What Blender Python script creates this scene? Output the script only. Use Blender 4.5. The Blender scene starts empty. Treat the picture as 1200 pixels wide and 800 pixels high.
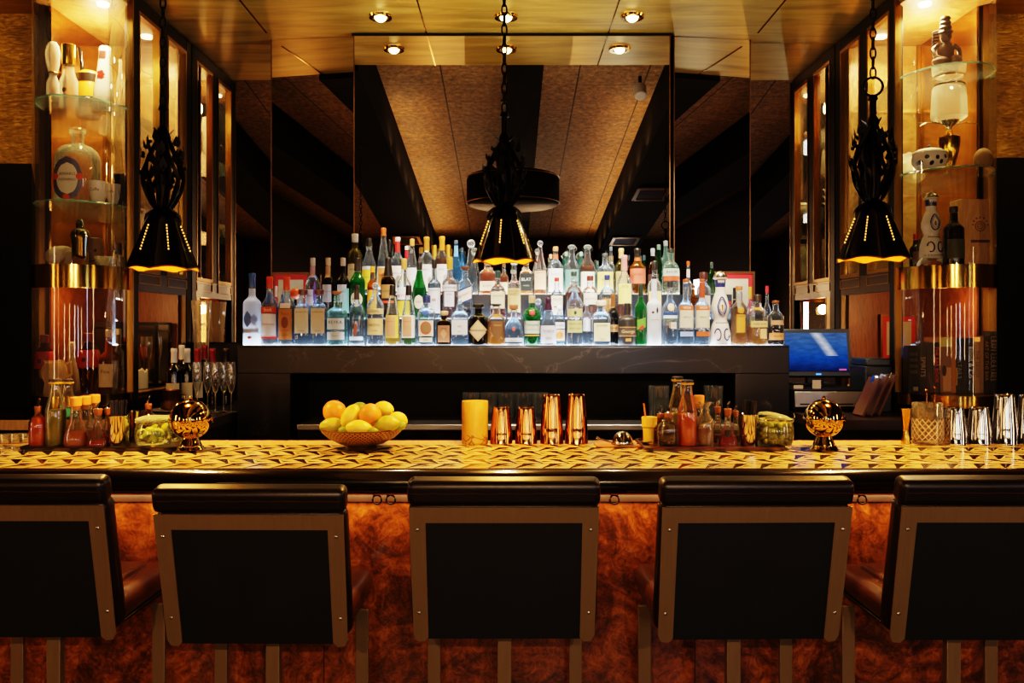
import bpy, math, random
from mathutils import Vector, Matrix
random.seed(7)
SC = bpy.context.scene
COL = SC.collection
PI = math.pi
# ---------------------------------------------------------------- camera
CX, CY, F, CZ = 597.0, 386.0, 1000.0, 1.47      # principal point and focal length in pixels of the 1200x800 frame
cam_d = bpy.data.cameras.new('camera'); cam = bpy.data.objects.new('camera', cam_d); COL.objects.link(cam)
cam.location = (0, 0, CZ); cam.rotation_euler = (PI/2, math.radians(0.0), 0)
cam_d.sensor_width = 36; cam_d.lens = F*36/1200
cam_d.shift_x = (600-CX)/1200; cam_d.shift_y = -(400-CY)/1200
cam_d.clip_start = .05
SC.camera = cam
def wx(px, Y): return (px-CX)*Y/F
def wz(py, Y): return CZ-(py-CY)*Y/F
# ---------------------------------------------------------------- materials
def lin(h):
    if not isinstance(h, str): return tuple(h)+((1,) if len(h) == 3 else ())
    v = [int(h[i:i+2], 16)/255 for i in (0, 2, 4)]
    return tuple((c/12.92 if c <= .04045 else ((c+.055)/1.055)**2.4) for c in v)+(1,)
class NT:
    def __init__(s, name):
        s.m = bpy.data.materials.new(name); s.m.use_nodes = True; s.t = s.m.node_tree; s.t.nodes.clear()
        s.out = s.t.nodes.new('ShaderNodeOutputMaterial')
    def n(s, typ, ins=None, **kw):
        nd = s.t.nodes.new(typ)
        for k, v in kw.items(): setattr(nd, k, v)
        for k, v in (ins or {}).items():
            if isinstance(v, bpy.types.NodeSocket): s.t.links.new(v, nd.inputs[k])
            else: nd.inputs[k].default_value = v
        return nd
    def math(s, op, a, b=0.0, c=None):
        d = {0: a, 1: b}
        if c is not None: d[2] = c
        return s.n('ShaderNodeMath', d, operation=op).outputs[0]
    def ramp(s, fac, stops, interp='LINEAR'):
        nd = s.n('ShaderNodeValToRGB', {0: fac}); cr = nd.color_ramp; cr.interpolation = interp
        while len(cr.elements) < len(stops): cr.elements.new(.5)
        for e, (p, c) in zip(cr.elements, stops): e.position = p; e.color = lin(c)
        return nd.outputs[0]
    def mix(s, fac, a, b):
        nd = s.n('ShaderNodeMix', data_type='RGBA'); 
        for idx, v in ((0, fac), (6, a), (7, b)):
            if isinstance(v, bpy.types.NodeSocket): s.t.links.new(v, nd.inputs[idx])
            else: nd.inputs[idx].default_value = v
        return nd.outputs[2]
    def coords(s, scale=(1, 1, 1), kind='Object'):
        tc = s.n('ShaderNodeTexCoord'); mp = s.n('ShaderNodeMapping', {0: tc.outputs[kind], 'Scale': scale}); return mp.outputs[0]
    def noise(s, vec, scale=5, detail=4, rough=.55, dist=0):
        return s.n('ShaderNodeTexNoise', {'Vector': vec, 'Scale': scale, 'Detail': detail, 'Roughness': rough, 'Distortion': dist}).outputs[0]
    def pr(s, color, rough=.5, metal=0, **kw):
        d = {'Base Color': color, 'Roughness': rough, 'Metallic': metal}; d.update(kw)
        return s.n('ShaderNodeBsdfPrincipled', d)
    def bump(s, h, strength=.2, dist=.01):
        return s.n('ShaderNodeBump', {'Height': h, 'Strength': strength, 'Distance': dist}).outputs[0]
    def done(s, sh):
        s.t.links.new(sh if isinstance(sh, bpy.types.NodeSocket) else sh.outputs[0], s.out.inputs[0]); return s.m
_mc = {}
def P(color, rough=.5, metal=0, coat=0, spec=.5):
    """plain procedural material with a little tonal variation"""
    k = ('P', color, rough, metal, coat, spec)
    if k not in _mc:
        t = NT('paint_%s' % (color if isinstance(color, str) else 'c'))
        nz = t.noise(t.coords(), 30, 3)
        c = lin(color); d = tuple(x*.82 for x in c[:3])+(1,)
        col = t.mix(nz, d, c)
        _mc[k] = t.done(t.pr(col, rough, metal, **{'Coat Weight': coat, 'Specular IOR Level': spec}))
    return _mc[k]
def EM(color, strength):
    k = ('E', color, strength)
    if k not in _mc:
        t = NT('glow'); _mc[k] = t.done(t.n('ShaderNodeEmission', {0: lin(color), 1: strength}))
    return _mc[k]
def GL(color='f4f8f8', haze=.10, rough=.02, refl=1.0, hazecol=None):
    """thin glass wall: clear pass-through, fresnel reflection and a trace of scatter"""
    k = ('G', color, haze, rough, refl, hazecol)
    if k not in _mc:
        t = NT('glass_%s' % color)
        tr = t.n('ShaderNodeBsdfTransparent', {0: lin(color)})
        gl = t.n('ShaderNodeBsdfGlossy', {0: (1, 1, 1, 1), 'Roughness': rough})
        lw = t.n('ShaderNodeLayerWeight', {0: .35})
        fac = t.math('MULTIPLY', t.math('MULTIPLY_ADD', lw.outputs[0], .85, .035), refl)
        sh = t.n('ShaderNodeMixShader', {0: fac, 1: tr.outputs[0], 2: gl.outputs[0]})
        if haze > 0:
            hc = lin(hazecol or color)
            a = t.n('ShaderNodeBsdfTranslucent', {0: hc}); b = t.n('ShaderNodeBsdfDiffuse', {0: hc})
            ad = t.n('ShaderNodeMixShader', {0: .5, 1: a.outputs[0], 2: b.outputs[0]})
            edge = t.math('MULTIPLY_ADD', lw.outputs[1], haze*1.5, haze)
            sh = t.n('ShaderNodeMixShader', {0: edge, 1: sh.outputs[0], 2: ad.outputs[0]})
        _mc[k] = t.done(sh)
    return _mc[k]
def LQ(color, haze=.25, ior=1.2):
    """liquid: refracting tinted body with some scatter so it carries the light from below"""
    k = ('L', color, haze, ior)
    if k not in _mc:
        t = NT('liquid_%s' % color)
        g = t.n('ShaderNodeBsdfRefraction', {0: lin(color), 'Roughness': .03, 'IOR': ior})
        tr = t.n('ShaderNodeBsdfTransparent', {0: lin(color)})
        g2 = t.n('ShaderNodeMixShader', {0: .5, 1: g.outputs[0], 2: tr.outputs[0]})
        a = t.n('ShaderNodeBsdfTranslucent', {0: lin(color)}); b = t.n('ShaderNodeBsdfDiffuse', {0: lin(color)})
        ad = t.n('ShaderNodeMixShader', {0: .6, 1: a.outputs[0], 2: b.outputs[0]})
        _mc[k] = t.done(t.n('ShaderNodeMixShader', {0: haze, 1: g2.outputs[0], 2: ad.outputs[0]}))
    return _mc[k]
def metal(name, color, rough, aniso=0, nscale=(3, 3, 3), nvar=.2):
    k = ('M', name)
    if k not in _mc:
        t = NT(name); nz = t.noise(t.coords(nscale), 6, 4)
        c = lin(color); col = t.mix(nz, tuple(x*(1-nvar) for x in c[:3])+(1,), c)
        r = t.math('MULTIPLY_ADD', nz, rough*.6, rough*.7)
        _mc[k] = t.done(t.pr(col, r, 1, Anisotropic=aniso))
    return _mc[k]
M = {}
M['brass'] = metal('brass_trim', '9c7638', .34)
M['brass_polished'] = metal('brass_polished', 'c79a4a', .13, nscale=(6, 6, 1))
M['steel'] = metal('steel_polished', 'd8d4cc', .08)
M['steel_brushed'] = metal('steel_brushed', 'b9b2a8', .32, nscale=(40, 1, 1))
M['copper'] = metal('copper_polished', 'e8985a', .10)
M['gold'] = metal('gold_polished', 'e2b04a', .15)
M['bronze'] = metal('bronze_frame', '6e5138', .45, nscale=(30, 2, 2))
M['iron'] = metal('black_iron', '15120f', .35)
M['black'] = P('060505', .6, 0, 0, .15)
M['black_gloss'] = P('0a0808', .12)
M['cork'] = P('c08a4e', .8)
M['orange_cork'] = P('d8893a', .7)
M['white'] = P('e9e4da', .6)
M['cream'] = P('e3d6b4', .6)
M['paper'] = P('d8c7a0', .65)
def m_soffit():
    t = NT('brass_ceiling'); v = t.coords((1.2, 9, 1)); nz = t.noise(v, 1.6, 4, .6, .6)
    col = t.ramp(nz, [(.25, '9a7d36'), (.55, 'c9a955'), (.85, 'e2c878')])
    return t.done(t.pr(col, t.math('MULTIPLY_ADD', nz, .15, .27), .9, Normal=t.bump(nz, .05, .02)))
M['soffit'] = m_soffit()
def m_mirror(name, c, r=.004):
    t = NT(name); nz = t.noise(t.coords(), 2, 2)
    return t.done(t.pr(t.mix(nz, tuple(x*.93 for x in lin(c)[:3])+(1,), lin(c)), r, 1))
M['mirror'] = m_mirror('smoky_mirror', 'd9cfc4')
M['bronze_mirror'] = m_mirror('bronze_mirror', 'b48a58', .12)
def m_goldwall():
    t = NT('gold_leaf_wall'); v = t.coords(); a = t.noise(v, 2.2, 6, .65, 2.2); b = t.noise(t.coords((5, 5, 22)), 3, 5, .6, 1.5)
    s = t.math('MULTIPLY', a, b)
    col = t.ramp(s, [(.08, '2e2006'), (.24, '8a681c'), (.42, 'd0a53c')])
    return t.done(t.pr(col, .42, .35, Normal=t.bump(b, .6, .02)))
M['goldwall'] = m_goldwall()
def m_stone():
    t = NT('black_marble'); v = t.coords(); w = t.noise(v, 1.5, 5, .55, 1.4)
    vein = t.math('ABSOLUTE', t.math('SUBTRACT', w, .5))
    col = t.ramp(vein, [(0, '3a322c'), (.003, '1a1614'), (.02, '0d0b0a')])
    return t.done(t.pr(col, .28))
M['stone'] = m_stone()
def m_wood(name, c0, c1, scale=(1, 1, 1), rough=.4, dist=1.5, coat=0):
    t = NT(name); v = t.coords(scale); a = t.noise(v, 5, 6, .6, dist)
    return t.done(t.pr(t.ramp(a, [(.3, c0), (.7, c1)]), rough, 0, **{'Coat Weight': coat}))
M['beam'] = P('090606', .9, 0, 0, .08)
M['frame_black'] = P('0b0806', .5, 0, 0, .15)
M['wood_dark'] = m_wood('dark_wood', '1b100a', '2c1a0f', (2, 20, 2), .35)
M['wood_red'] = m_wood('red_wood', '4a2412', '7a4420', (20, 2, 2), .45)
M['wood_pale'] = m_wood('pale_wood', 'a87640', 'cf9d5c', (14, 2, 2), .5)
M['cab_wall'] = m_wood('copper_brown_panel', '8a5c2e', 'be8f52', (1.5, 1.5, 1.5), .5, 2.5)
def m_burl():
    t = NT('burl_veneer'); v = t.coords(); a = t.noise(v, 5, 8, .65, 2.6); b = t.noise(v, 26, 6, .6, 3.5)
    s = t.math('ADD', t.math('MULTIPLY', a, .65), t.math('MULTIPLY', b, .35))
    col = t.ramp(s, [(.30, '1a0c06'), (.44, '46240e'), (.54, '763e16'), (.68, 'a8662c')])
    return t.done(t.pr(col, .28, 0, **{'Coat Weight': .3}))
M['burl'] = m_burl()
def m_leather(name, c, rough=.32):
    t = NT(name); nz = t.noise(t.coords(), 160, 3); c1 = lin(c)
    big = t.noise(t.coords(), 6, 3)
    return t.done(t.pr(t.mix(big, tuple(x*.7 for x in c1[:3])+(1,), c1), t.math('MULTIPLY_ADD', big, .15, rough-.08), 0, Normal=t.bump(nz, .12, .002)))
M['leather'] = m_leather('dark_brown_leather', '180d09', .36)
M['leather_seat'] = m_leather('brown_seat_leather', '40241a', .26)
M['leather_black'] = m_leather('black_leather_panel', '060505', .55)
M['lacquer'] = P('120c09', .16, 0, .5)
def m_bartop():
    """woven-looking pale lozenges with dark slivers, laid in staggered rows"""
    t = NT('patterned_bar_top'); tc = t.n('ShaderNodeTexCoord'); sep = t.n('ShaderNodeSeparateXYZ', {0: tc.outputs['Object']})
    x, y = sep.outputs[0], sep.outputs[1]
    wob = t.noise(t.coords((1, 1, 1)), 5, 2)
    v = t.math('MULTIPLY', t.math('ADD', y, t.math('MULTIPLY', wob, .012)), 1/.086)
    row = t.math('FLOOR', v); fv = t.math('FRACT', v)
    odd = t.math('MODULO', t.math('ABSOLUTE', row), 2.0)
    skew = t.math('MULTIPLY', t.math('SUBTRACT', fv, .5), .62)
    u = t.math('ADD', t.math('MULTIPLY', x, 1/.078), t.math('MULTIPLY', odd, .5))
    sgn = t.math('MULTIPLY_ADD', odd, -2.0, 1.0)
    us = t.math('ADD', u, t.math('MULTIPLY', skew, sgn))
    fu = t.math('FRACT', us)
    cell = t.math('FLOOR', us)
    du = t.math('ABSOLUTE', t.math('SUBTRACT', fu, .5)); dv = t.math('ABSOLUTE', t.math('SUBTRACT', fv, .5))
    # dark wedge at the two ends of each lozenge
    wedge = t.math('GREATER_THAN', t.math('ADD', du, t.math('MULTIPLY', fv, .22)), .47)
    line = t.math('GREATER_THAN', dv, .43)
    # inner triangle sliver
    iu = t.math('SUBTRACT', fu, .22); tri = t.math('MULTIPLY', t.math('GREATER_THAN', iu, 0.0), t.math('LESS_THAN', iu, .46))
    tv = t.math('ABSOLUTE', t.math('SUBTRACT', fv, .5)); tri2 = t.math('LESS_THAN', tv, t.math('MULTIPLY', t.math('SUBTRACT', .46, iu), .42))
    inner = t.math('MULTIPLY', tri, tri2)
    rnd = t.n('ShaderNodeTexWhiteNoise', {'Vector': t.n('ShaderNodeCombineXYZ', {0: cell, 1: row}).outputs[0]}).outputs[0]
    inner = t.math('MULTIPLY', inner, t.math('MULTIPLY_ADD', rnd, .5, .45))
    dark = t.math('MINIMUM', t.math('ADD', t.math('ADD', wedge, t.math('MULTIPLY', line, .75)), t.math('MULTIPLY', inner, .9)), 1.0)
    pale = t.mix(rnd, lin('bf9a5e'), lin('e6c88e'))
    col = t.mix(dark, pale, lin('1c120a'))
    return t.done(t.pr(col, .16, 0, **{'Coat Weight': .12, 'Coat Roughness': .08}))
M['bartop'] = m_bartop()
def m_corkceil():
    t = NT('cork_tile_ceiling'); tc = t.n('ShaderNodeTexCoord'); sep = t.n('ShaderNodeSeparateXYZ', {0: tc.outputs['Object']})
    nz = t.noise(t.coords(), 26, 5, .7); 
    def joint(s, p): 
        f = t.math('FRACT', t.math('MULTIPLY', s, 1/p)); return t.math('LESS_THAN', f, .022)
    j = t.math('MAXIMUM', joint(sep.outputs[0], .48), t.math('MULTIPLY', joint(sep.outputs[1], .30), .6))
    col = t.mix(j, t.ramp(nz, [(.3, '46301a'), (.6, '947044'), (.8, 'c8a46c')]), lin('1d0f07'))
    return t.done(t.pr(col, .7, 0, Normal=t.bump(nz, .5, .01)))
M['corkceil'] = m_corkceil()
M['room_dark'] = m_wood('dark_brown_wall', '1a0d08', '28140b', (1, 1, 1), .6)
M['floor'] = m_wood('dark_floor', '140c08', '23160d', (2, 14, 1), .35)
M['glass'] = GL('f2f7f5', .03)
M['case_glass'] = GL('f0f0ea', .003, .015, .7)
M['shelf_glass'] = GL('eef4ee', .010, .02, .8, 'd8e4dc')
M['shade_inner'] = P('f2a63a', .5)
# ---------------------------------------------------------------- mesh builder
class MB:
    def __init__(s): s.v = []; s.f = []
    def add(s, vs, fs):
        o = len(s.v); s.v += [tuple(p) for p in vs]; s.f += [tuple(i+o for i in f) for f in fs]; return s
    def box(s, x0, y0, z0, x1, y1, z1):
        v = [(x, y, z) for z in (z0, z1) for y in (y0, y1) for x in (x0, x1)]
        return s.add(v, [(0, 2, 3, 1), (4, 5, 7, 6), (0, 1, 5, 4), (2, 6, 7, 3), (0, 4, 6, 2), (1, 3, 7, 5)])
    def hexa(s, p):   # 8 points ordered like box
        return s.add(p, [(0, 2, 3, 1), (4, 5, 7, 6), (0, 1, 5, 4), (2, 6, 7, 3), (0, 4, 6, 2), (1, 3, 7, 5)])
    def lathe(s, prof, seg=24, n=2.0, c=(0, 0, 0), sx=1, sy=1, cap=True, wob=None):
        vs = []; fs = []; k = len(prof)
        for (r, z) in prof:
            for i in range(seg):
                a = 2*PI*(i+.5)/seg; ca, sa = math.cos(a), math.sin(a)
                q = 1.0 if n == 2 else 1/((abs(ca)**n+abs(sa)**n)**(1/n))
                dz = wob(a, r, z) if wob else 0
                vs.append((c[0]+r*q*ca*sx, c[1]+r*q*sa*sy, c[2]+z+dz))
        for j in range(k-1):
            for i in range(seg):
                i2 = (i+1) % seg; fs.append((j*seg+i, j*seg+i2, (j+1)*seg+i2, (j+1)*seg+i))
        if cap:
            if prof[0][0] > 1e-5: fs.append(tuple(reversed(range(seg))))
            if prof[-1][0] > 1e-5: fs.append(tuple((k-1)*seg+i for i in range(seg)))
        return s.add(vs, fs)
    def sphere(s, c, r, sx=1, sy=1, sz=1, seg=20, rings=12, rot=None):
        pr = [(r*math.sin(PI*j/rings)+1e-6, -r*math.cos(PI*j/rings)) for j in range(rings+1)]
        t = MB().lathe(pr, seg, cap=False)
        m = rot or Matrix.Identity(3)
        return s.add([Vector(c)+m @ Vector((x*sx, y*sy, z*sz)) for x, y, z in t.v], t.f)
    def tube(s, pts, r, seg=8, cyc=False, flat=1.0):
        pts = [Vector(p) for p in pts]; n = len(pts); vs = []; fs = []
        up0 = None
        for i, p in enumerate(pts):
            if cyc: d = pts[(i+1) % n]-pts[i-1]
            else: d = pts[min(i+1, n-1)]-pts[max(i-1, 0)]
            d.normalize()
            ref = up0 if up0 is not None else (Vector((0, 0, 1)) if abs(d.z) < .9 else Vector((1, 0, 0)))
            a = d.cross(ref)
            if a.length < 1e-4: a = d.cross(Vector((0, 1, 0)))
            a.normalize(); b = a.cross(d).normalized(); up0 = b
            rr = r[i] if isinstance(r, (list, tuple)) else r
            for k in range(seg):
                an = 2*PI*k/seg; vs.append(p+a*(rr*math.cos(an))+b*(rr*flat*math.sin(an)))
        m = n if cyc else n-1
        for i in range(m):
            i2 = (i+1) % n
            for k in range(seg):
                k2 = (k+1) % seg; fs.append((i*seg+k, i*seg+k2, i2*seg+k2, i2*seg+k))
        if not cyc: fs += [tuple(reversed(range(seg))), tuple((n-1)*seg+k for k in range(seg))]
        return s.add(vs, fs)
    def torus(s, c, R, r, axis='Z', seg=20, sub=8, sx=1, sy=1):
        pts = []
        for i in range(seg):
            a = 2*PI*i/seg; x, y = R*math.cos(a)*sx, R*math.sin(a)*sy
            pts.append(Vector(c)+Vector({'Z': (x, y, 0), 'Y': (x, 0, y), 'X': (0, x, y)}[axis]))
        return s.tube(pts, r, sub, True)
    def extrude_poly(s, pts, z0, z1):   # polygon in XY
        n = len(pts); vs = [(x, y, z0) for x, y in pts]+[(x, y, z1) for x, y in pts]
        return s.add(vs, [tuple(reversed(range(n))), tuple(range(n, 2*n))]+[(i, (i+1) % n, n+(i+1) % n, n+i) for i in range(n)])
    def xf(s, mat):
        s.v = [tuple(mat @ Vector(p)) for p in s.v]; return s
    def shift(s, d): s.v = [(x+d[0], y+d[1], z+d[2]) for x, y, z in s.v]; return s
    def build(s, name, mat, parent=None, bevel=0, smooth=True, angle=38, loc=None, sub=0, bseg=2):
        me = bpy.data.meshes.new(name); me.from_pydata(s.v, [], s.f); me.update()
        if isinstance(mat, str): mat = M[mat]
        me.materials.append(mat)
        if smooth:
            me.polygons.foreach_set('use_smooth', [True]*len(me.polygons)); me.set_sharp_from_angle(angle=math.radians(angle))
        o = bpy.data.objects.new(name, me); COL.objects.link(o)
        if parent is not None: o.parent = parent
        if loc: o.location = loc
        if bevel:
            b = o.modifiers.new('bevel', 'BEVEL'); b.width = bevel; b.segments = bseg; b.limit_method = 'ANGLE'; b.harden_normals = False
        if sub:
            q = o.modifiers.new('sub', 'SUBSURF'); q.levels = sub; q.render_levels = sub
        return o
def tag(o, label=None, cat=None, group=None, kind=None):
    if label: o['label'] = label
    if cat: o['category'] = cat
    if group: o['group'] = group
    if kind: o['kind'] = kind
    return o
def thing(name, loc, label, cat, group=None, rz=0):
    o = bpy.data.objects.new(name, None); COL.objects.link(o); o.location = loc; o.rotation_euler = (0, 0, rz); o.empty_display_size = .05
    return tag(o, label, cat, group)
def struct(name, mb, mat, **kw): return tag(mb.build(name, mat, **kw), kind='structure')
def lampobj(name, typ, loc, energy, color, parent=None, **kw):
    l = bpy.data.lights.new(name, typ); l.energy = energy; l.color = lin(color)[:3] if isinstance(color, str) else color
    rot = kw.pop('rot', None)
    for k, v in kw.items(): setattr(l, k, v)
    o = bpy.data.objects.new(name, l); COL.objects.link(o); o.location = loc
    if rot: o.rotation_euler = rot
    if parent: o.parent = parent
    return o
# text as a mesh -----------------------------------------------------------
_tc = {}
def text_geo(body, size=1.0):
    if body not in _tc:
        cu = bpy.data.curves.new('lettering', 'FONT'); cu.body = body; cu.align_x = 'CENTER'; cu.align_y = 'CENTER'; cu.resolution_u = 2
        ob = bpy.data.objects.new('lettering', cu); COL.objects.link(ob)
        bpy.context.view_layer.update()
        me = bpy.data.meshes.new_from_object(ob.evaluated_get(bpy.context.evaluated_depsgraph_get()))
        vs = [tuple(v.co) for v in me.vertices]; fs = [tuple(p.vertices) for p in me.polygons]
        bpy.data.objects.remove(ob); bpy.data.curves.remove(cu); bpy.data.meshes.remove(me)
        _tc[body] = (vs, fs)
    vs, fs = _tc[body]
    return [(x*size, y*size) for x, y, z in vs], fs
def textw(body):
    vs, _ = text_geo(body); xs = [p[0] for p in vs]; return max(xs)-min(xs)
def flat_text(mb, body, size, org, ux, uz):
    vs, fs = text_geo(body, size); o = Vector(org); ux = Vector(ux); uz = Vector(uz)
    mb.add([o+ux*x+uz*z for x, z in vs], fs); return mb
# ================================================================ ROOM
XW = 3.4; YB = -1.6
struct('floor', MB().box(-XW, YB, -.05, XW, 4.9, 0), 'floor', smooth=False)
struct('wall_rear', MB().box(-XW, YB-.06, 0, XW, YB, 3.6), 'room_dark', smooth=False)
struct('wall_west', MB().box(-XW-.06, YB, 0, -XW, 4.9, 3.6), 'room_dark', smooth=False)
struct('wall_east', MB().box(XW, YB, 0, XW+.06, 4.9, 3.6), 'room_dark', smooth=False)
struct('wall_back', MB().box(-XW, 4.80, 0, XW, 4.86, 3.6), 'room_dark', smooth=False)
struct('wall_left', MB().box(-XW, 4.30, 2.30, -2.20, 4.34, 3.06), 'goldwall', smooth=False)
struct('wall_right', MB().box(2.25, 4.30, 2.33, XW, 4.34, 3.06), 'goldwall', smooth=False)
struct('trim_1', MB().box(-XW, 4.27, 0, -2.20, 4.34, 2.30), 'black', smooth=False)
struct('trim_2', MB().box(2.25, 4.27, 0, XW, 4.34, 2.33), 'black', smooth=False)
def ceilz(Y): return 2.83+.134*Y
struct('ceiling', MB().hexa([(-XW, YB, ceilz(YB)), (XW, YB, ceilz(YB)), (-XW, 4.05, ceilz(4.05)), (XW, 4.05, ceilz(4.05)),
    (-XW, YB, ceilz(YB)+.05), (XW, YB, ceilz(YB)+.05), (-XW, 4.05, ceilz(4.05)+.05), (XW, 4.05, ceilz(4.05)+.05)]), 'corkceil', smooth=False)
struct('ceiling_soffit', MB().box(-XW, 4.03, 3.06, XW, 4.80, 3.10).box(-XW, 4.03, 3.10, XW, 4.05, 3.42), 'soffit', smooth=False)
sm = MB()
for x in (-1.30, -.445, .53, 1.33): sm.box(x-.004, 4.032, 3.056, x+.004, 4.57, 3.0605)
struct('trim_3', sm, 'brass_polished', smooth=False)
# ceiling beams (they show in the mirror)
for i, (x, w, d) in enumerate(((-2.42, .40, .32), (-1.12, .42, .34), (.10, .24, .16), (1.27, .42, .34), (2.58, .40, .32))):
    y0, y1 = YB, 4.02; 
    v = [(x-w/2, y0, ceilz(y0)-d), (x+w/2, y0, ceilz(y0)-d), (x-w/2, y1, ceilz(y1)-d), (x+w/2, y1, ceilz(y1)-d),
         (x-w/2, y0, ceilz(y0)-.002), (x+w/2, y0, ceilz(y0)-.002), (x-w/2, y1, ceilz(y1)-.002), (x+w/2, y1, ceilz(y1)-.002)]
    struct('ceiling_beam', MB().hexa(v), 'beam', smooth=False)
# air grilles under the right and left beams
def vent(x, Y, label):
    d = .345; z = ceilz(Y)-d-.004
    t = thing('air_vent', (x, Y, z), label, 'air vent', 'air vents on the ceiling beams')
    t.rotation_euler = (math.atan(.134), 0, 0)
    a, b = .15, .19
    MB().box(-a, -b, -.012, a, -b+.035, 0).box(-a, b-.035, -.012, a, b, 0).box(-a, -b, -.012, -a+.03, b, 0).box(a-.03, -b, -.012, a, b, 0).build('frame', 'brass', t, smooth=False)
    MB().box(-a+.03, -b+.035, -.006, a-.03, b-.035, -.001).build('grille', 'black', t, smooth=False)
    s = MB()
    for k in range(5): y = -b+.07+k*.06; s.box(-a+.03, y, -.010, a-.03, y+.006, -.004)
    s.build('slat', 'bronze', t, smooth=False)
vent(1.27, 1.52, 'brass framed air vent on ceiling beam reflected at upper right of mirror')
vent(1.27, -.25, 'brass framed air vent on ceiling beam reflected just above bottles right of pendant')
vent(-1.12, -.20, 'brass framed air vent on ceiling beam reflected just above bottles left of pendant')
# round drum lamp in the room, seen in the mirror
t = thing('drum_ceiling_lamp', (.03, 2.05, 2.49), 'wide black drum lamp hanging in the room, reflected behind the middle pendant', 'ceiling lamp')
MB().lathe([(.33, 0), (.37, .015), (.385, .05), (.385, .22), (.37, .255), (.33, .27)], 40).build('drum_shade', P('08090c', .6, 0, 0, .1), t)
MB().torus((0, 0, .03), .388, .004, seg=40).torus((0, 0, .24), .388, .004, seg=40).build('trim_ring', 'brass', t)
MB().tube([(0, 0, .27), (0, 0, ceilz(2.05)-2.49-.165)], .012).build('stem', 'iron', t)
def ceil_spot(x, Y, label):
    t = thing('ceiling_spotlight', (x, Y, ceilz(Y)-.10), label, 'spotlight', 'ceiling spotlights')
    MB().tube([(0, 0, .10), (0, 0, .04)], .012).build('bracket', 'iron', t)
    MB().lathe([(.03, -.06), (.042, -.05), (.045, .03), (.03, .05)], 20).xf(Matrix.Rotation(.5, 4, 'X')).build('housing', 'white', t)
ceil_spot(.92, 3.15, 'small white ceiling spotlight reflected near top right of the mirror')
# ================================================================ MIRRORS
def mirror_panel(x0, y0, x1, y1, label, z0=1.40, z1=3.058):
    t = thing('mirror_panel', ((x0+x1)/2, (y0+y1)/2, z0), label, 'mirror', 'smoky mirror panels behind the bar')
    cx, cy = (x0+x1)/2, (y0+y1)/2; h = z1-z0
    a = Vector((x0-cx, y0-cy, 0)); b = Vector((x1-cx, y1-cy, 0)); d = Vector((0, .012, 0)); up = Vector((0, 0, h))
    MB().hexa([a, b, a+d, b+d, a+up, b+up, a+d+up, b+d+up]).build('mirror_glass', 'mirror', t, smooth=False)
    for p, s in ((a, 1), (b, -1)):
        MB().box(p.x-.0025, p.y-.003, 0, p.x+.0025, p.y+.010, h).build('edge_strip', 'bronze', t, smooth=False)
mirror_panel(-.834, 4.58, .861, 4.58, 'large central mirror panel with brass edges behind the bottles')
mirror_panel(-1.306, 4.68, -.843, 4.63, 'narrow mirror panel directly left of the central mirror')
mirror_panel(.894, 4.63, 1.32, 4.68, 'narrow mirror panel directly right of the central mirror')
mirror_panel(-2.6, 4.735, -1.321, 4.735, 'outer mirror panel beside the left display cabinet')
mirror_panel(1.335, 4.735, 2.7, 4.735, 'outer mirror panel beside the right display cabinet')
MB()
struct('trim_4', MB().box(-.845, 4.574, 3.046, .872, 4.584, 3.058), 'black', smooth=False)
# ================================================================ RECESSED DOWNLIGHTS
for px, nm in ((446, 'left'), (593, 'middle'), (741, 'right')):
    Y = 4.33; x = wx(px, Y)
    t = thing('recessed_downlight', (x, Y, 3.06), '%s of three gold recessed downlights in the brass ceiling' % nm, 'downlight', 'recessed downlights')
    MB().lathe([(.036, -.004), (.040, -.012), (.058, -.012), (.062, -.001)], 32, cap=False).build('trim_ring', 'gold', t)
    MB().lathe([(.0, -.028), (.016, -.026), (.026, -.018), (.030, -.006), (.030, -.0015)], 24, cap=False).build('bulb', EM('ffe2ae', 14), t)
    lampobj('downlight_lamp', 'SPOT', (0, 0, -.04), 30, 'ffd9a0', t, spot_size=1.9, spot_blend=.6, shadow_soft_size=.03)
# ================================================================ BAR COUNTER
BZ = 1.074
t = thing('bar_counter', (0, 2.7, 0), 'long bar counter with patterned top and glossy black rounded front edge', 'bar counter')
MB().box(-2.7, 2.43-2.7, 1.03, 2.7, 2.93-2.7, BZ).build('patterned_top', 'bartop', t, smooth=False)
MB().box(-2.7, .2305, 1.03, 2.7, .35, BZ).build('rear_border', 'wood_pale', t, smooth=False)
pr = []
for k in range(11):
    a = -PI/2+PI*k/10
    pr.append((-.27-.035*math.cos(a)*1.3, 1.037+.037*math.sin(a)))
pts = [(-.271, 1.0)]+pr+[(-.271, BZ)]
v = []; n = len(pts)
for x in (-2.7, 2.7): v += [(x, y, z) for y, z in pts]
MB().add(v, [tuple(range(n)), tuple(reversed(range(n, 2*n)))]+[(i, n+i, n+(i+1) % n, (i+1) % n) for i in range(n)]).build('front_edge', 'lacquer', t, angle=50)
MB().box(-2.7, -.23, .972, 2.7, -.215, 1.0).build('apron_strip', 'wood_dark', t, smooth=False)
for i, x in enumerate((-2.7, -1.62, -.54, .54, 1.62)):
    MB().box(x+.001, -.215, .05, x+1.079, -.20, .972).build('front_panel', 'burl', t, smooth=False)
MB().box(-2.7, -.20, 0, 2.7, -.17, 1.03).box(-2.7, .25, .85, 2.7, .33, 1.03).box(-2.69, -.26, 1.0, 2.69, -.20, 1.029).build('carcass', 'black', t, smooth=False)
lampobj('bar_apron_strip_light', 'AREA', (0, 2.44, .993), 10, 'ffc080', None, shape='RECTANGLE', size=5.0, size_y=.02, rot=(math.radians(30), 0, 0))
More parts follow.
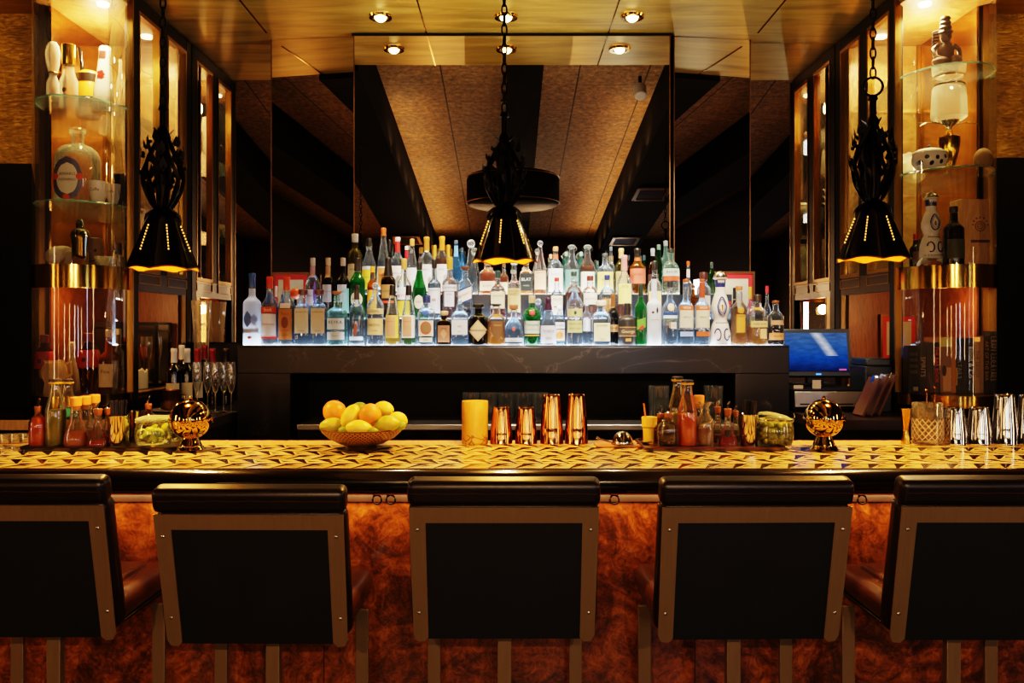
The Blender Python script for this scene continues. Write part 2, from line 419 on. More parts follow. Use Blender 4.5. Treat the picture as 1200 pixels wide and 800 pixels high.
for k, px in enumerate((442, 458, 720, 1010)):
    x = wx(px, 2.44)
    o = MB().torus((0, 0, -.012), .013, .0025, 'X', 14, 6).tube([(0, .006, .0), (0, .006, .004)], .006).build('bag_hook', 'iron', None, loc=(x, 2.438, .996))
    o.rotation_euler = (0, 0, PI/2)
    tag(o, ['small black bag hook under the counter, left hook of the pair beside second stool', 'small black bag hook under the counter, right hook of the pair beside second stool',
            'small black bag hook under the counter between the third and fourth stools', 'small black bag hook under the counter between the fourth and fifth stools'][k], 'hook', 'bag hooks under the bar')
# ================================================================ BACK BAR LEDGE
L0 = 1.393; L1 = 1.521; L2 = 1.646
XL0, XL1 = -1.286, 1.322
t = thing('stone_ledge', (0, 4.03, 0), 'black veined stone back bar ledge carrying the rows of bottles', 'back bar')
MB().box(XL0, 0, 1.262, XL1, .55, L0-.004).build('top_slab', 'stone', t, bevel=.003)
MB().box(XL0, .004, 0, -1.036, .55, 1.2615).build('pier', 'stone', t, smooth=False)
MB().box(1.068, .004, 0, XL1, .55, 1.2615).build('pier', 'stone', t, smooth=False)
MB().box(-1.0355, .37, .0, 1.0675, .40, 1.2615).build('recess_back', 'black', t, smooth=False)
M['led'] = EM('d5e8ff', 11)
M['led2'] = EM('fff0d8', 11)
MB().box(XL0+.012, .006, L0-.004, XL1-.012, .156, L0).build('light_panel', 'led', t, smooth=False)
MB().box(XL0, 0, L0-.004, XL1, .004, L0+.0026).build('front_lip', 'stone', t, smooth=False)
M['slate'] = P('20262b', .35)
t = thing('bottle_riser', (0, 4.19, L0), 'lower stepped dark bottle riser with lit top on the stone ledge', 'riser', 'bottle risers')
MB().box(-1.03, 0, -.004, 1.25, .36, L1-L0-.004).box(-1.03, -.003, 0, 1.25, .0, L1-L0+.001).build('riser_box', 'slate', t, smooth=False)
MB().box(-1.03, .0, L1-L0-.004, 1.25, .108, L1-L0).build('light_panel', 'led', t, smooth=False)
t = thing('bottle_riser', (0, 4.30, L1), 'upper stepped dark bottle riser with lit top under the back bottles', 'riser', 'bottle risers')
MB().box(-.87, 0, -.003, 1.12, .25, L2-L1-.004).box(-.87, -.003, 0, 1.12, .0, L2-L1+.001).build('riser_box', 'slate', t, smooth=False)
MB().box(-.87, 0, L2-L1-.004, 1.12, .25, L2-L1).build('light_panel', 'led2', t, smooth=False)
# steel work counter under the ledge
t = thing('work_counter', (0, 3.95, 0), 'brushed steel work counter edge under the stone ledge', 'counter')
MB().box(-.985, 0, 1.004, 1.06, .37, 1.03).build('steel_top', 'steel_brushed', t, bevel=.003)
MB().box(-.985, .02, .0, 1.06, .36, 1.003).build('fridge_front', 'black', t, smooth=False)
for px in (497, 610):
    MB().lathe([(.0, 0), (.012, 0), (.012, .012), (.009, .016), (0, .016)], 16, cap=False).xf(Matrix.Translation((wx(px, 3.95), .02, .982)) @ Matrix.Rotation(PI/2, 4, 'X')).build('knob', 'steel', t)
# side counters at cabinet level
KZ = 1.08
for sg, x0, x1, nm in ((-1, -3.38, -1.30, 'left'), (1, 1.335, 3.38, 'right')):
    t = thing('back_counter', ((x0+x1)/2, 3.68, 0), 'dark back counter with wooden edge below the %s display cabinet' % nm, 'counter', 'back counters')
    hw = (x1-x0)/2
    MB().box(-hw, .0, KZ-.04, hw, .58, KZ).box(max(-hw, -hw if sg > 0 else -hw+1.2), .58, KZ-.04, hw if sg < 0 else hw-1.2, 1.05, KZ).build('counter_top', 'wood_dark', t, smooth=False)
    MB().box(-hw, -.012, KZ-.042, hw, -.0005, KZ+.001).build('edge_strip', 'wood_pale' if sg < 0 else 'wood_dark', t, smooth=False)
    MB().box(-hw, .03, 0, hw, .50, KZ-.041).build('cupboard_body', 'black', t, smooth=False)
# ================================================================ DISPLAY CABINETS
def bow(k=1.0, n=28, a=.211, b=.268):
    return [(.198-a*k*math.cos(PI*i/n), 4.0-b*k*math.sin(PI*i/n)) for i in range(n+1)]
def cabinet(sg, Xf, side, shelves):
    t = thing('display_cabinet', (Xf, 4.0, KZ), 'tall %s display cabinet with curved glass front, brass band and glass shelves' % side, 'display cabinet', 'bow fronted display cabinets')
    def W(u, Y, z): return (sg*u, Y-4.0, z-KZ)
    def poly(pts, z0, z1, name, mat, **kw):
        m = MB().extrude_poly([(u, Y) for u, Y in pts], z0, z1); m.v = [W(*p) for p in m.v]; return m.build(name, mat, t, **kw)
    def bx(u0, Y0, z0, u1, Y1, z1, name, mat, **kw):
        m = MB().box(u0, Y0, z0, u1, Y1, z1); m.v = [W(*p) for p in m.v]; return m.build(name, mat, t, **kw)
    def arc(k, z0, z1, name, mat, th=0):
        p = bow(k); n = len(p); v = []; 
        for (u, Y) in p: v += [W(u, Y, z0), W(u, Y, z1)]
        m = MB().add(v, [(2*i, 2*i+2, 2*i+3, 2*i+1) for i in range(n-1)])
        if th:
            q = bow(k+th); v = []
            for (u, Y) in q: v += [W(u, Y, z0), W(u, Y, z1)]
            m.add(v, [(2*i, 2*i+2, 2*i+3, 2*i+1) for i in range(n-1)])
            m.f += [(2*i, 2*i+2, 2*n+2*i+2, 2*n+2*i) for i in range(n-1)]+[(2*i+1, 2*i+3, 2*n+2*i+3, 2*n+2*i+1) for i in range(n-1)]
        return m.build(name, mat, t, angle=60)
    back = [(.405, 4.57), (-.012, 4.57)]
    plan = lambda k: [(u, Y) for u, Y in bow(k)][::-1]+[(-.012, 4.57), (.405, 4.57)]
    poly(plan(.97), KZ+.001, 1.125, 'plinth', 'black', angle=50)
    arc(1.0, 1.125, 1.177, 'base_band', 'brass_polished', .02)
    poly(plan(.985), 1.126, 1.176, 'base_floor', 'wood_dark', angle=50)
    poly(plan(.975), 1.70, 1.752, 'display_floor', 'wood_red', angle=50)
    bx(-.016, 4.06, 1.14, -.0125, 4.569, 1.15, 'plinth_moulding', 'brass', smooth=False)
    bx(-.018, 4.06, 1.168, -.0125, 4.569, 1.177, 'plinth_moulding', 'wood_pale', smooth=False)
    arc(1.0, 1.654, 1.757, 'brass_band', 'brass_polished', .02)
    arc(.995, 1.178, 1.654, 'curved_glass_lower', 'case_glass')
    arc(.995, 1.757, 3.0, 'curved_glass_upper', 'case_glass')
    poly(plan(.985), 2.985, 3.055, 'cabinet_top', 'cab_wall', angle=50)
    # outer side and back
    bx(.362, 4.0, 1.757, .372, 4.569, 2.984, 'side_panel', 'bronze_mirror', smooth=False)
    bx(.362, 4.0, 1.177, .372, 4.569, 1.69, 'side_panel', 'wood_red', smooth=False)
    bx(-.012, 4.56, 1.757, .405, 4.57, 2.984, 'back_panel', 'cab_wall', smooth=False)
    bx(-.012, 4.56, 1.177, .405, 4.57, 1.69, 'back_panel', 'wood_red', smooth=False)
    # posts and aisle side frame
    bx(-.022, 4.0, KZ, .018, 4.058, 3.054, 'corner_post', 'frame_black', bevel=.003)
    bx(-.026, 3.985, 1.178, .004, 3.998, 3.05, 'brass_strip', 'brass', smooth=False)
    bx(.385, 3.985, 1.178, .412, 4.02, 3.05, 'brass_strip', 'brass', smooth=False)
    bx(.345, 4.54, 1.757, .361, 4.559, 2.984, 'brass_strip', 'brass', smooth=False)
    bx(.06, 4.545, 1.757, .075, 4.559, 2.984, 'brass_strip', 'brass', smooth=False)
    bx(-.022, 4.66, KZ, .018, 4.73, 3.054, 'rear_post', 'frame_black', bevel=.003)
    bx(-.02, 4.60, KZ, .012, 4.656, 1.66, 'rear_post', 'brass', bevel=.003)
    bx(-.020, 4.059, 2.99, .015, 4.659, 3.054, 'top_rail', 'frame_black', smooth=False)
    bx(-.020, 4.059, 1.655, .015, 4.659, 1.745, 'bottom_rail', 'wood_dark', smooth=False)
    bx(-.020, 4.31, 1.746, .015, 4.40, 2.989, 'stile', 'frame_black', smooth=False)
    for (a, b) in ((4.059, 4.309), (4.401, 4.659)):
        m = MB()
        for (y0, y1, z0, z1) in ((a, a+.014, 1.747, 2.988), (b-.014, b, 1.747, 2.988), (a+.014, b-.014, 1.747, 1.765), (a+.014, b-.014, 2.97, 2.988)):
            m.box(-.024, y0, z0, .008, y1, z1)
        m.v = [W(*p) for p in m.v]; f = m.build('pane_frame', 'brass', t, smooth=False)
        m = MB().box(-.006, a+.014, 1.765, -.003, b-.014, 2.97); m.v = [W(*p) for p in m.v]; m.build('pane', 'case_glass', f, smooth=False)
        m = MB()
        for (y0, y1, z0, z1) in ((a, b, 1.690, 1.694), (a, b, 1.733, 1.737), (a, a+.006, 1.694, 1.733), (b-.006, b, 1.694, 1.733)):
            m.box(-.025, y0, z0, -.0205, y1, z1)
        m.v = [W(*p) for p in m.v]; m.build('rail_moulding', 'brass', t, smooth=False)
    for z in shelves:
        p = bow(.95); pl = [(u, Y) for u, Y in p][::-1]+[(.004, 4.55), (.355, 4.55)]
        pl = [(min(max(u, .0), .40), Y) for u, Y in pl]
        gs = poly(pl, z-.010, z, 'glass_shelf', 'shelf_glass', angle=50)
        MB().tube([W(u, Y, z-.005) for u, Y in p], .0042, 6).build('polished_edge', GL('b8d8cc', .28, .02, 1.6, 'a8ccc0'), gs)
    for (u, Y) in ((.10, 3.96), (.085, 4.40)):
        m = MB().lathe([(.0, 2.972), (.026, 2.972), (.028, 2.984)], 24, c=(u, Y, 0), cap=False); m.v = [W(*p) for p in m.v]
        o = m.build('puck_light', EM('ffe3b0', 22), t)
        lampobj('cabinet_lamp', 'SPOT', W(u, Y, 2.965), 62, 'ffdaa2', t, spot_size=2.5, spot_blend=.5, shadow_soft_size=.025)
    lampobj('cabinet_lower_fill', 'POINT', W(.19, 3.98, 1.60), 5, 'ffb870', t, shadow_soft_size=.03)  # point light added to lift the dark lower compartment, no fixture
    lampobj('cabinet_glow', 'POINT', W(.19, 4.15, 2.85), 15, 'ffcc8a', t, shadow_soft_size=.06)
    return t
XCL, XCR = -1.785, 1.828
cabinet(-1, XCL, 'left', (2.504, 2.044)); cabinet(1, XCR, 'right', (2.649, 2.194))
# ================================================================ PENDANT LAMPS
def pendant(px, py_bot, py_neck, py_top, label, ring=False, wpx=76, rz=0):
    Y = 2.75; x = wx(px, Y); zb = wz(py_bot, Y); zn = wz(py_neck, Y); zt = wz(py_top, Y)
    t = thing('pendant_lamp', (x, Y, zb), label, 'pendant lamp', 'iron pendant lamps over the bar', rz)
    R = wpx/2*Y/F; H = zn-zb; r0 = .036
    def wob(a, r, z): return (-.010+.009*abs(math.cos(3*a)))*(1 if z < .001 else 0)
    def fac(a): return 1
    prof = [(R*1.03, 0), (R*.97, .012), (R*.62+r0*.38, H*.42), (R*.25+r0*.75, H*.8), (r0, H)]
    sh = MB().lathe(prof, 60, cap=False, wob=wob)
    # six flattened panels
    def flat(v):
        a = math.atan2(v[1], v[0]); b = (a+PI/6) % (PI/3)-PI/6; k = .93/max(math.cos(b), .01)*.5+.5
        return (v[0]*k, v[1]*k, v[2])
    sh.v = [flat(p) for p in sh.v]
    s = sh.build('lamp_shade', 'black_gloss', t, angle=25)
    inn = MB().lathe([(r*.965, z) for r, z in prof], 60, cap=False, wob=wob); inn.v = [flat(p) for p in inn.v]
    inn.build('shade_lining', 'shade_inner', t)
    rim = MB().tube([flat((R*1.03*math.cos(a), R*1.03*math.sin(a), wob(a, R, 0))) for a in [2*PI*k/60 for k in range(60)]], .0028, 6, True)
    rim.build('scalloped_rim', 'bronze', t)
    # glowing beads on the panels, standing for bulb light through pierced slits
    for k in range(6):
        sl = MB(); a = PI/6+k*PI/3+PI/2
        for q in range(9):
            f = .30+.055*q; z = H*f
            r = None
            for (ra, za), (rb, zb_) in zip(prof, prof[1:]):
                if za <= z <= zb_: r = ra+(rb-ra)*(z-za)/(zb_-za)
            b = (a+PI/6) % (PI/3)-PI/6; r = r*(.93/math.cos(b)*.5+.5)+.0012
            sl.sphere((r*math.cos(a), r*math.sin(a), z), .0021, seg=6, rings=4, sz=1.4)
        sl.build('slit_glow', EM('ffb04a', 2.2), t)
    # collar of leaves, cage of scrolls, crown and rod
    co = MB().lathe([(r0*1.25, H-.022), (r0*1.15, H-.004), (r0*.75, H+.012), (r0*.55, H+.02)], 24)
    for k in range(8):
        a = 2*PI*k/8
        d = Vector((math.cos(a), math.sin(a), 0)); p = Vector((-d.y, d.x, 0))
        b = d*r0*1.0+Vector((0, 0, H+.006)); tip = d*(r0*1.75)+Vector((0, 0, H-.034))
        mid = d*r0*1.42+Vector((0, 0, H-.008))
        co.add([b-p*.008, b+p*.008, mid+p*.014, tip, mid-p*.014], [(0, 1, 2, 3, 4)])
    co.build('leaf_collar', 'iron', t)
    zc = H+.01; hc = (zt-zb)-zc; cg = MB()
    for k in range(8):
        a = 2*PI*k/8+.2; pts = []; rs = []
        for q in range(11):
            f = q/10; rr = .026+.036*math.sin(PI*min(1, f*1.15))**1.1 if f < .87 else .026-.012*(f-.87)/.13
            aa = a+.25*math.sin(2*PI*f)
            pts.append((rr*math.cos(aa), rr*math.sin(aa), zc+hc*.92*f)); rs.append(.0062 if 0 < q < 10 else .003)
        cg.tube(pts, rs, 6)
    cg.lathe([(.016, zc-.01), (.024, zc+hc*.3), (.026, zc+hc*.5), (.014, zc+hc*.8), (.008, zc+hc)], 12)
    rnd = random.Random(px)
    for k in range(60):
        f = .12+.74*rnd.random(); a = 2*PI*rnd.random(); rr = .024+.042*math.sin(PI*f)
        d = Vector((math.cos(a), math.sin(a), 0)); p = Vector((-d.y, d.x, 0)); c0 = d*rr+Vector((0, 0, zc+hc*f)); upv = Vector((0, 0, 1))
        L = .015+.012*rnd.random(); tl = d*.006+upv*(.012*(rnd.random()-.3))
        cg.add([c0-upv*L*.5, c0+p*L*.5+tl, c0+upv*L+tl*1.5, c0-p*L*.5+tl], [(0, 1, 2, 3)])
        cg.sphere(c0, .006, seg=6, rings=5)
    cg.build('wrought_cage', 'iron', t)
    cr = MB().lathe([(.012, zc+hc*.90), (.020, zc+hc*.94), (.017, zc+hc), (.010, zc+hc+.012)], 16)
    for k in range(6):
        a = 2*PI*k/6; d = Vector((math.cos(a), math.sin(a), 0)); p = Vector((-d.y, d.x, 0)); b = d*.016+Vector((0, 0, zc+hc*.93))
        cr.add([b-p*.008, b+p*.008, b+d*.020+Vector((0, 0, .018))+p*.002, b+d*.022+Vector((0, 0, .020))-p*.002], [(0, 1, 2, 3)])
    cr.build('crown', 'iron', t)
    z = zt-zb+.008
    MB().tube([(0, 0, z-.01), (0, 0, z+.055)], .010, 10).lathe([(.0, z+.05), (.016, z+.055), (.012, z+.07), (0, z+.07)], 12, cap=False).build('stem', 'iron', t)
    z += .068
    if ring:
        MB().torus((0, 0, z+.030), .030, .0042, 'Y', 24, 8).build('hanging_ring', 'iron', t); z += .058
    ztop = ceilz(Y)-zb-.01; ch = MB(); k = 0
    while z+.020 < ztop:
        ax = 'X' if k % 2 else 'Y'
        pts = []
        for i in range(14):
            a = 2*PI*i/14; u, v = .0085*math.cos(a), .0195*math.sin(a)
            pts.append((u, 0, z+.016+v) if ax == 'Y' else (0, u, z+.016+v))
        ch.tube(pts, .0028, 6, True); z += .0315; k += 1
    ch.build('chain', 'iron', t)
    MB().lathe([(.05, ztop-.012), (.05, ztop)], 20).build('ceiling_rose', 'iron', t)
    o = MB().sphere((0, 0, H*.40), .022, sz=1.3).build('bulb', EM('ffb45a', 9), t)
    MB().tube([(0, 0, H*.40+.028), (0, 0, H)], .012, 10).build('lamp_holder', 'brass', t)
    lampobj('pendant_bulb', 'SPOT', (0, 0, .055), 110, 'ffb050', t, spot_size=2.2, spot_blend=.7, shadow_soft_size=.03)
    lampobj('pendant_inner', 'POINT', (0, 0, .03), 1.2, 'ffa540', t, shadow_soft_size=.02)
pendant(191, 313, 249, 152, 'left black iron pendant lamp with scalloped shade in front of left cabinet', wpx=78, rz=.05)
pendant(591, 304, 245, 160, 'middle black iron pendant lamp with scalloped shade in front of the bottles', wpx=72, rz=.35)
pendant(1023, 302, 240, 140, 'right black iron pendant lamp with scalloped shade hung from a ring', True, 78, -.15)
# ================================================================ BAR STOOLS
def rr(w, h, r, n=5):
    p = []
    for cx, cz, a0 in ((w-r, h-r, 0), (-w+r, h-r, PI/2), (-w+r, -h+r, PI), (w-r, -h+r, 1.5*PI)):
        for k in range(n+1):
            a = a0+PI/2*k/n; p.append((cx+r*math.cos(a), cz+r*math.sin(a)))
    return p
M['frame_brown'] = metal('brown_flat_bar', '7c6444', .5, nscale=(30, 2, 2))
M['frame_brown'].node_tree.nodes['Principled BSDF'].inputs['Metallic'].default_value = .35
def make_stool():
    t = thing('bar_stool', (0, 2.22, 0), '', 'bar stool', 'leather bar stools along the bar')
    T = Vector((0, 2.0-2.22, 1.112)); B = Vector((0, 2.092-2.22, .695)); S = (B-T).normalized(); D = Vector((0, -S.z*-1, 0))
    D = Vector((0, S.z, -S.y)).normalized()          # towards the camera
    if D.y > 0: D = -D
    def bp(x, s, d): return T+Vector((x, 0, 0))+S*s+D*d
    def slab(m, x0, x1, s0, s1, d0, d1, tap=0):
        m.hexa([bp(x, s, d) for s in (s0, s1) for d in (d0, d1) for x in (x0, x1)]); return m
    hw = .2245
    f = MB()
    # one flat metal U: left strip, right strip, top strip
    fr = []
    out = [(-hw, .062), (hw, .062), (hw-.004, .395), (hw-.012, .411), (hw-.030, .413), (hw-.040, .402), (hw-.039, .101), (-hw+.039, .101), (-hw+.040, .402), (-hw+.030, .413), (-hw+.012, .411), (-hw+.004, .395)]
    n = len(out); v = [bp(x, s, .004) for x, s in out]+[bp(x, s, .0) for x, s in out]
    q = [(0, 1, 6, 7), (1, 2, 3, 4, 5, 6), (7, 8, 9, 10, 11, 0)]
    f.add(v, q+[tuple(i+n for i in reversed(p)) for p in q]+[(i, (i+1) % n, n+(i+1) % n, n+i) for i in range(n)])
    f.build('back_frame', 'frame_brown', t, smooth=False)
    slab(MB(), -hw+.034, hw-.034, .09, .408, -.004, -.001).build('back_panel', 'leather_black', t, smooth=False)
    c = MB()
    pp = rr(.034, .1535, .03, 4)
    slab(MB(), -hw-.003, hw+.003, .055, .395, -.062, -.0045).build('back_cushion', 'leather', t, bevel=.022, bseg=3)
    r = slab(MB(), -hw-.004, hw+.004, .0, .0615, -.050, .005).build('head_roll', 'leather', t, bevel=.016, bseg=4)
    # stitched welt on the roll
    MB().tube([bp(-hw+.006+(2*hw-.012)*k/16, .027+.0012*math.sin(k*2.1), .0052) for k in range(17)], .0012, 5).build('piping', P('3a2214', .4), t)
    for x in (-1, 1):
        for s in (.118, .335):
            p = bp(x*(hw-.019), s, .004)
            MB().sphere((0, 0, 0), .0042, seg=10, rings=6, sy=.5).build('screw', 'steel_brushed', t, loc=p)
    # seat
    MB().box(-.222, 2.09-2.22, .735, .222, 2.455-2.22, .805).build('seat', 'leather_seat', t, bevel=.032, bseg=4)
    MB().box(-.165, 2.16-2.22, .792, .165, 2.40-2.22, .818).build('seat_cushion', 'leather_seat', t, bevel=.013, bseg=3)
    m = MB(); x0, x1, y0, y1 = .215, .20, 2.095-2.22, 2.44-2.22
    m.hexa([(-.19, y0, .716), (.19, y0, .716), (-.19, y1-.03, .710), (.19, y1-.03, .710), (-x0, y0, .737), (x0, y0, .737), (-x0, y1, .737), (x0, y1, .737)])
    m.build('seat_shell', 'leather_black', t, bevel=.006)
    MB().box(-.018, -.012, .03, .018, .012, .699).build('leg', 'frame_brown', t, bevel=.002)
    for x in (-1, 1): MB().box(x*.198-.018, .168, .03, x*.198+.018, .180, .699).build('leg', 'frame_brown', t, bevel=.002)
    MB().box(-.216, .155, .28, .216, .167, .31).build('footrest', 'frame_brown', t, bevel=.002)
    MB().box(-.22, -.05, .0, .22, .19, .03).build('base_plate', 'frame_brown', t, bevel=.004)
    return t
def copy_thing(o, parent=None):
    c = o.copy(); COL.objects.link(c)
    if parent: c.parent = parent
    for ch in list(o.children): copy_thing(ch, c)
    return c
st = make_stool()
SL = [(-1.181, 0, .005, 0.0, 'bar stool at far left, cut by the photo edge'), (-.612, -.004, -.017, -.012, 'bar stool second from left, its back the lowest'),
      (-.013, 0, .0, 0.0, 'bar stool in the middle, below the wooden mug'), (.578, -.01, .003, .02, 'bar stool fourth from left, below the right tray'), (1.140, -.02, .006, 0.0, 'bar stool at far right, cut by the photo edge')]
for k, (x, dy, dz, rz, lab) in enumerate(SL):
    o = st if k == 0 else copy_thing(st)
    o.location = (x, 2.22+dy, 0); o.rotation_euler = (0, 0, rz); o['label'] = 'black leather bronze framed '+lab
    o.scale = (1, 1, 1+dz/1.1)
# ================================================================ ADDED FILL LIGHT
for x, y, ry, c, e in ((-3.36, 1.7, -90, 'ffc890', 9), (3.36, 1.5, 90, 'ffc890', 9), (-3.36, .1, -90, 'ffb070', 7), (3.36, -.2, 90, 'dfe6ff', 7)):
    lampobj('wall_strip_fill', 'AREA', (x, y, 1.5), e, c, None, shape='RECTANGLE', size=.16, size_y=1.1, rot=(PI/2, 0, math.radians(ry)))  # unseen side strips added to put bright stripes on polished metal
for x, c, e in ((-2.3, 'ffc890', 5), (-1.0, 'ffb878', 5), (.35, 'ffe0c0', 5), (1.35, 'cfe0ff', 5), (2.5, 'ffc890', 5)):
    lampobj('rear_strip_fill', 'AREA', (x, -1.55, 1.45), e, c, None, shape='RECTANGLE', size=.14, size_y=.55, rot=(PI/2, 0, 0))  # strips added low behind the camera for more stripes on tins and stools
for x in (-.55, .03, .62):
    lampobj('soffit_fill', 'SPOT', (x, 4.30, 1.98), 22, 'ffe0a0', None, spot_size=2.1, spot_blend=1, shadow_soft_size=0, rot=(math.radians(180), 0, 0))  # spots added above the bottles to brighten the brass ceiling
for x in (-2.75, 2.8):
    lampobj('gold_wall_fill', 'SPOT', (x, 3.5, 2.95), 12, 'ffc070', None, spot_size=1.6, spot_blend=.8, shadow_soft_size=0, rot=(math.radians(65), 0, 0))  # unseen spots added to lighten the gold walls
W = bpy.data.worlds.new('room_air'); SC.world = W; W.use_nodes = True
W.node_tree.nodes['Background'].inputs[0].default_value = lin('2a1a10'); W.node_tree.nodes['Background'].inputs[1].default_value = .03
lampobj('room_fill', 'SPOT', (-.5, -1.2, 2.1), 80, 'ffcf9e', None, spot_size=1.9, spot_blend=.6, shadow_soft_size=0, rot=(math.radians(66), 0, math.radians(-8)))  # pair of frontal fill spots added behind the camera for the stools
lampobj('room_fill', 'SPOT', (.5, -1.2, 2.1), 80, 'ffcf9e', None, spot_size=1.9, spot_blend=.6, shadow_soft_size=0, rot=(math.radians(66), 0, math.radians(8)))
for x in (-.95, 0, .92):
    lampobj('bottle_fill_spot', 'SPOT', (x, 3.10, 3.05), 210, 'ffeedd', None, spot_size=.95, spot_blend=.5, shadow_soft_size=0, rot=(math.radians(40), 0, 0))  # spots added to light the labels; right one is near the ceiling spotlight
for x in (-.84, .99):
    for y in (-.9, -.4, .1, .6, 1.1, 1.6, 2.1, 2.6):
        lampobj('cork_fill', 'SPOT', (x, y, ceilz(y)-.33), 7.5 if y < 1.3 else 5.5, 'ffd29a', None, spot_size=2.6, spot_blend=1, shadow_soft_size=0, rot=(math.radians(180), 0, 0))  # spots added to brighten the cork along the beams, without fixtures
SC.view_settings.view_transform = 'Filmic'; SC.view_settings.look = 'High Contrast'; SC.view_settings.exposure = .5
cy = SC.cycles
cy.transparent_max_bounces = 28; cy.max_bounces = 14; cy.transmission_bounces = 10; cy.glossy_bounces = 6; cy.diffuse_bounces = 3
cy.caustics_reflective = False; cy.caustics_refractive = False; cy.use_denoising = True; cy.sample_clamp_indirect = 6
# ================================================================ BOTTLES
SHAPES = {   # (height fraction, radius fraction)
 'std':    [(0, .90), (.012, .97), (.03, 1), (.54, 1), (.585, .96), (.63, .82), (.665, .62), (.70, .46), (.74, .39), (1, .35)],
 'tall':   [(0, .92), (.01, .98), (.025, 1), (.57, 1), (.60, .95), (.625, .82), (.645, .62), (.67, .44), (.70, .37), (1, .34)],
 'wine':   [(0, .92), (.01, .98), (.025, 1), (.60, 1), (.64, .95), (.68, .75), (.72, .52), (.76, .40), (1, .36)],
 'taper':  [(0, .93), (.01, .98), (.03, 1), (.46, 1), (.52, .95), (.60, .78), (.70, .55), (.80, .41), (.88, .36), (1, .34)],
 'cone':   [(0, .95), (.02, 1), (.30, 1), (.45, .90), (.62, .66), (.80, .42), (1, .33)],
 'squat':  [(0, .92), (.02, .98), (.04, 1), (.58, 1), (.625, .95), (.66, .80), (.685, .52), (.71, .34), (1, .31)],
 'short':  [(0, .92), (.02, .98), (.05, 1), (.60, 1), (.66, .94), (.71, .76), (.75, .50), (.78, .42), (1, .40)],
 'round':  [(0, .90), (.02, .97), (.05, 1), (.50, 1), (.56, .97), (.62, .86), (.67, .68), (.705, .46), (.73, .34), (1, .31)],
 'bell':   [(0, 1), (.03, 1), (.20, .98), (.34, .93), (.46, .83), (.56, .66), (.62, .46), (.66, .33), (1, .30)],
 'shaker': [(0, .80), (.02, .85), (.40, .92), (.52, .97), (.545, 1.06), (.58, 1.10), (.64, 1.02), (.70, .80), (.735, .52), (.76, .36), (1, .34)],
 'waist':  [(0, 1), (.03, 1), (.15, .93), (.35, .90), (.50, .95), (.58, 1.0), (.64, .96), (.70, .78), (.745, .52), (.79, .36), (1, .33)],
 'gourd':  [(0, .95), (.02, 1), (.18, .97), (.32, .78), (.385, .62), (.43, .70), (.52, .84), (.60, .84), (.72, .66), (.82, .44), (.90, .46), (1, .50)],
 'swing':  [(0, .92), (.02, 1), (.52, 1), (.58, .95), (.64, .78), (.70, .54), (.75, .42), (.90, .38), (1, .42)],
}
def prof(shape, R, H): return [(r*R, z*H) for z, r in SHAPES[shape]]
def rad(pf, z):
    for (ra, za), (rb, zb) in zip(pf, pf[1:]):
        if za <= z <= zb: return ra+(rb-ra)*(z-za)/max(zb-za, 1e-9)
    return pf[-1][0]
def surf(pf, n, x, z, off=.0007):
    R = rad(pf, z)+off; ax = min(abs(x), .985*R)
    if n != 2:   # lathe() rotates a superellipse of radius R
        y = -R*max(1-(ax/R)**n, 0)**(1/n)
    else: y = -math.sqrt(R*R-ax*ax)
    return (math.copysign(ax, x), y, z)
LAB = {'rect': lambda f: 1.0, 'oval': lambda f: math.sqrt(max(0, 1-(2*f-1)**2)), 'diamond': lambda f: 1-abs(2*f-1),
       'arch': lambda f: 1.0 if f < .65 else math.sqrt(max(0, 1-((f-.65)/.35)**2)), 'shield': lambda f: 1.0 if f > .65 else max(.02, math.sin(f/.65*PI/2)),
       'feather': lambda f: .9*math.sin(PI*f)}
def patch(pf, n, z0, z1, hw, shape='rect', off=.0008, x0=0, slant=0, cols=10, rows=None):
    rows = rows or (2 if shape == 'rect' and abs(rad(pf, z0)-rad(pf, z1)) < 1e-4 else 12)
    m = MB(); v = []
    for j in range(rows+1):
        f = j/rows; w = hw*max(LAB[shape](f), .001)
        for i in range(cols+1):
            x = x0+w*(2*i/cols-1); z = z0+(z1-z0)*f+slant*x
            v.append(surf(pf, n, x, z, off))
    c = cols+1
    return m.add(v, [(j*c+i, j*c+i+1, (j+1)*c+i+1, (j+1)*c+i) for j in range(rows) for i in range(cols)])
def curved_text(pf, n, body, z, width, off=.0014, x0=0, maxh=None, slant=0, vertical=False):
    w = textw(body); s = width/w
    if maxh: s = min(s, maxh)
    vs, fs = text_geo(body, s)
    return MB().add([surf(pf, n, x0+x, z+y+slant*x, off) for x, y in vs], fs)
GB = {'clear': lambda: GL('f3f8fa', .04, .02, 1.1, 'dfeaf2'), 'frost': lambda: GL('eef3f8', .62, .25, .6, 'e2e8ee'), 'green': lambda: GL('4fa868', .16, .02, 1, '2f9a55'),
      'dgreen': lambda: GL('1c4a30', .22, .02, 1, '164a2a'), 'blue': lambda: GL('86c2ea', .16, .02, 1, '6fb4e6'), 'amber': lambda: GL('c98a3c', .12, .02, 1, 'b8742a'),
      'brown': lambda: GL('4a2a12', .14, .02, 1, '3a200e'), 'dark': lambda: P('0b0c0c', .10, 0, .5), 'olive': lambda: GL('8f8a4a', .14, .02, 1, '7a7638'),
      'aqua': lambda: GL('c4e6df', .13, .02, 1.1, 'b4e0d8'), 'ceramic': lambda: P('e8dfd0', .25, 0, .4), 'matte': lambda: P('2a2826', .32), 'teal': lambda: GL('7fbfb8', .15, .02, 1, '6fb5ac')}
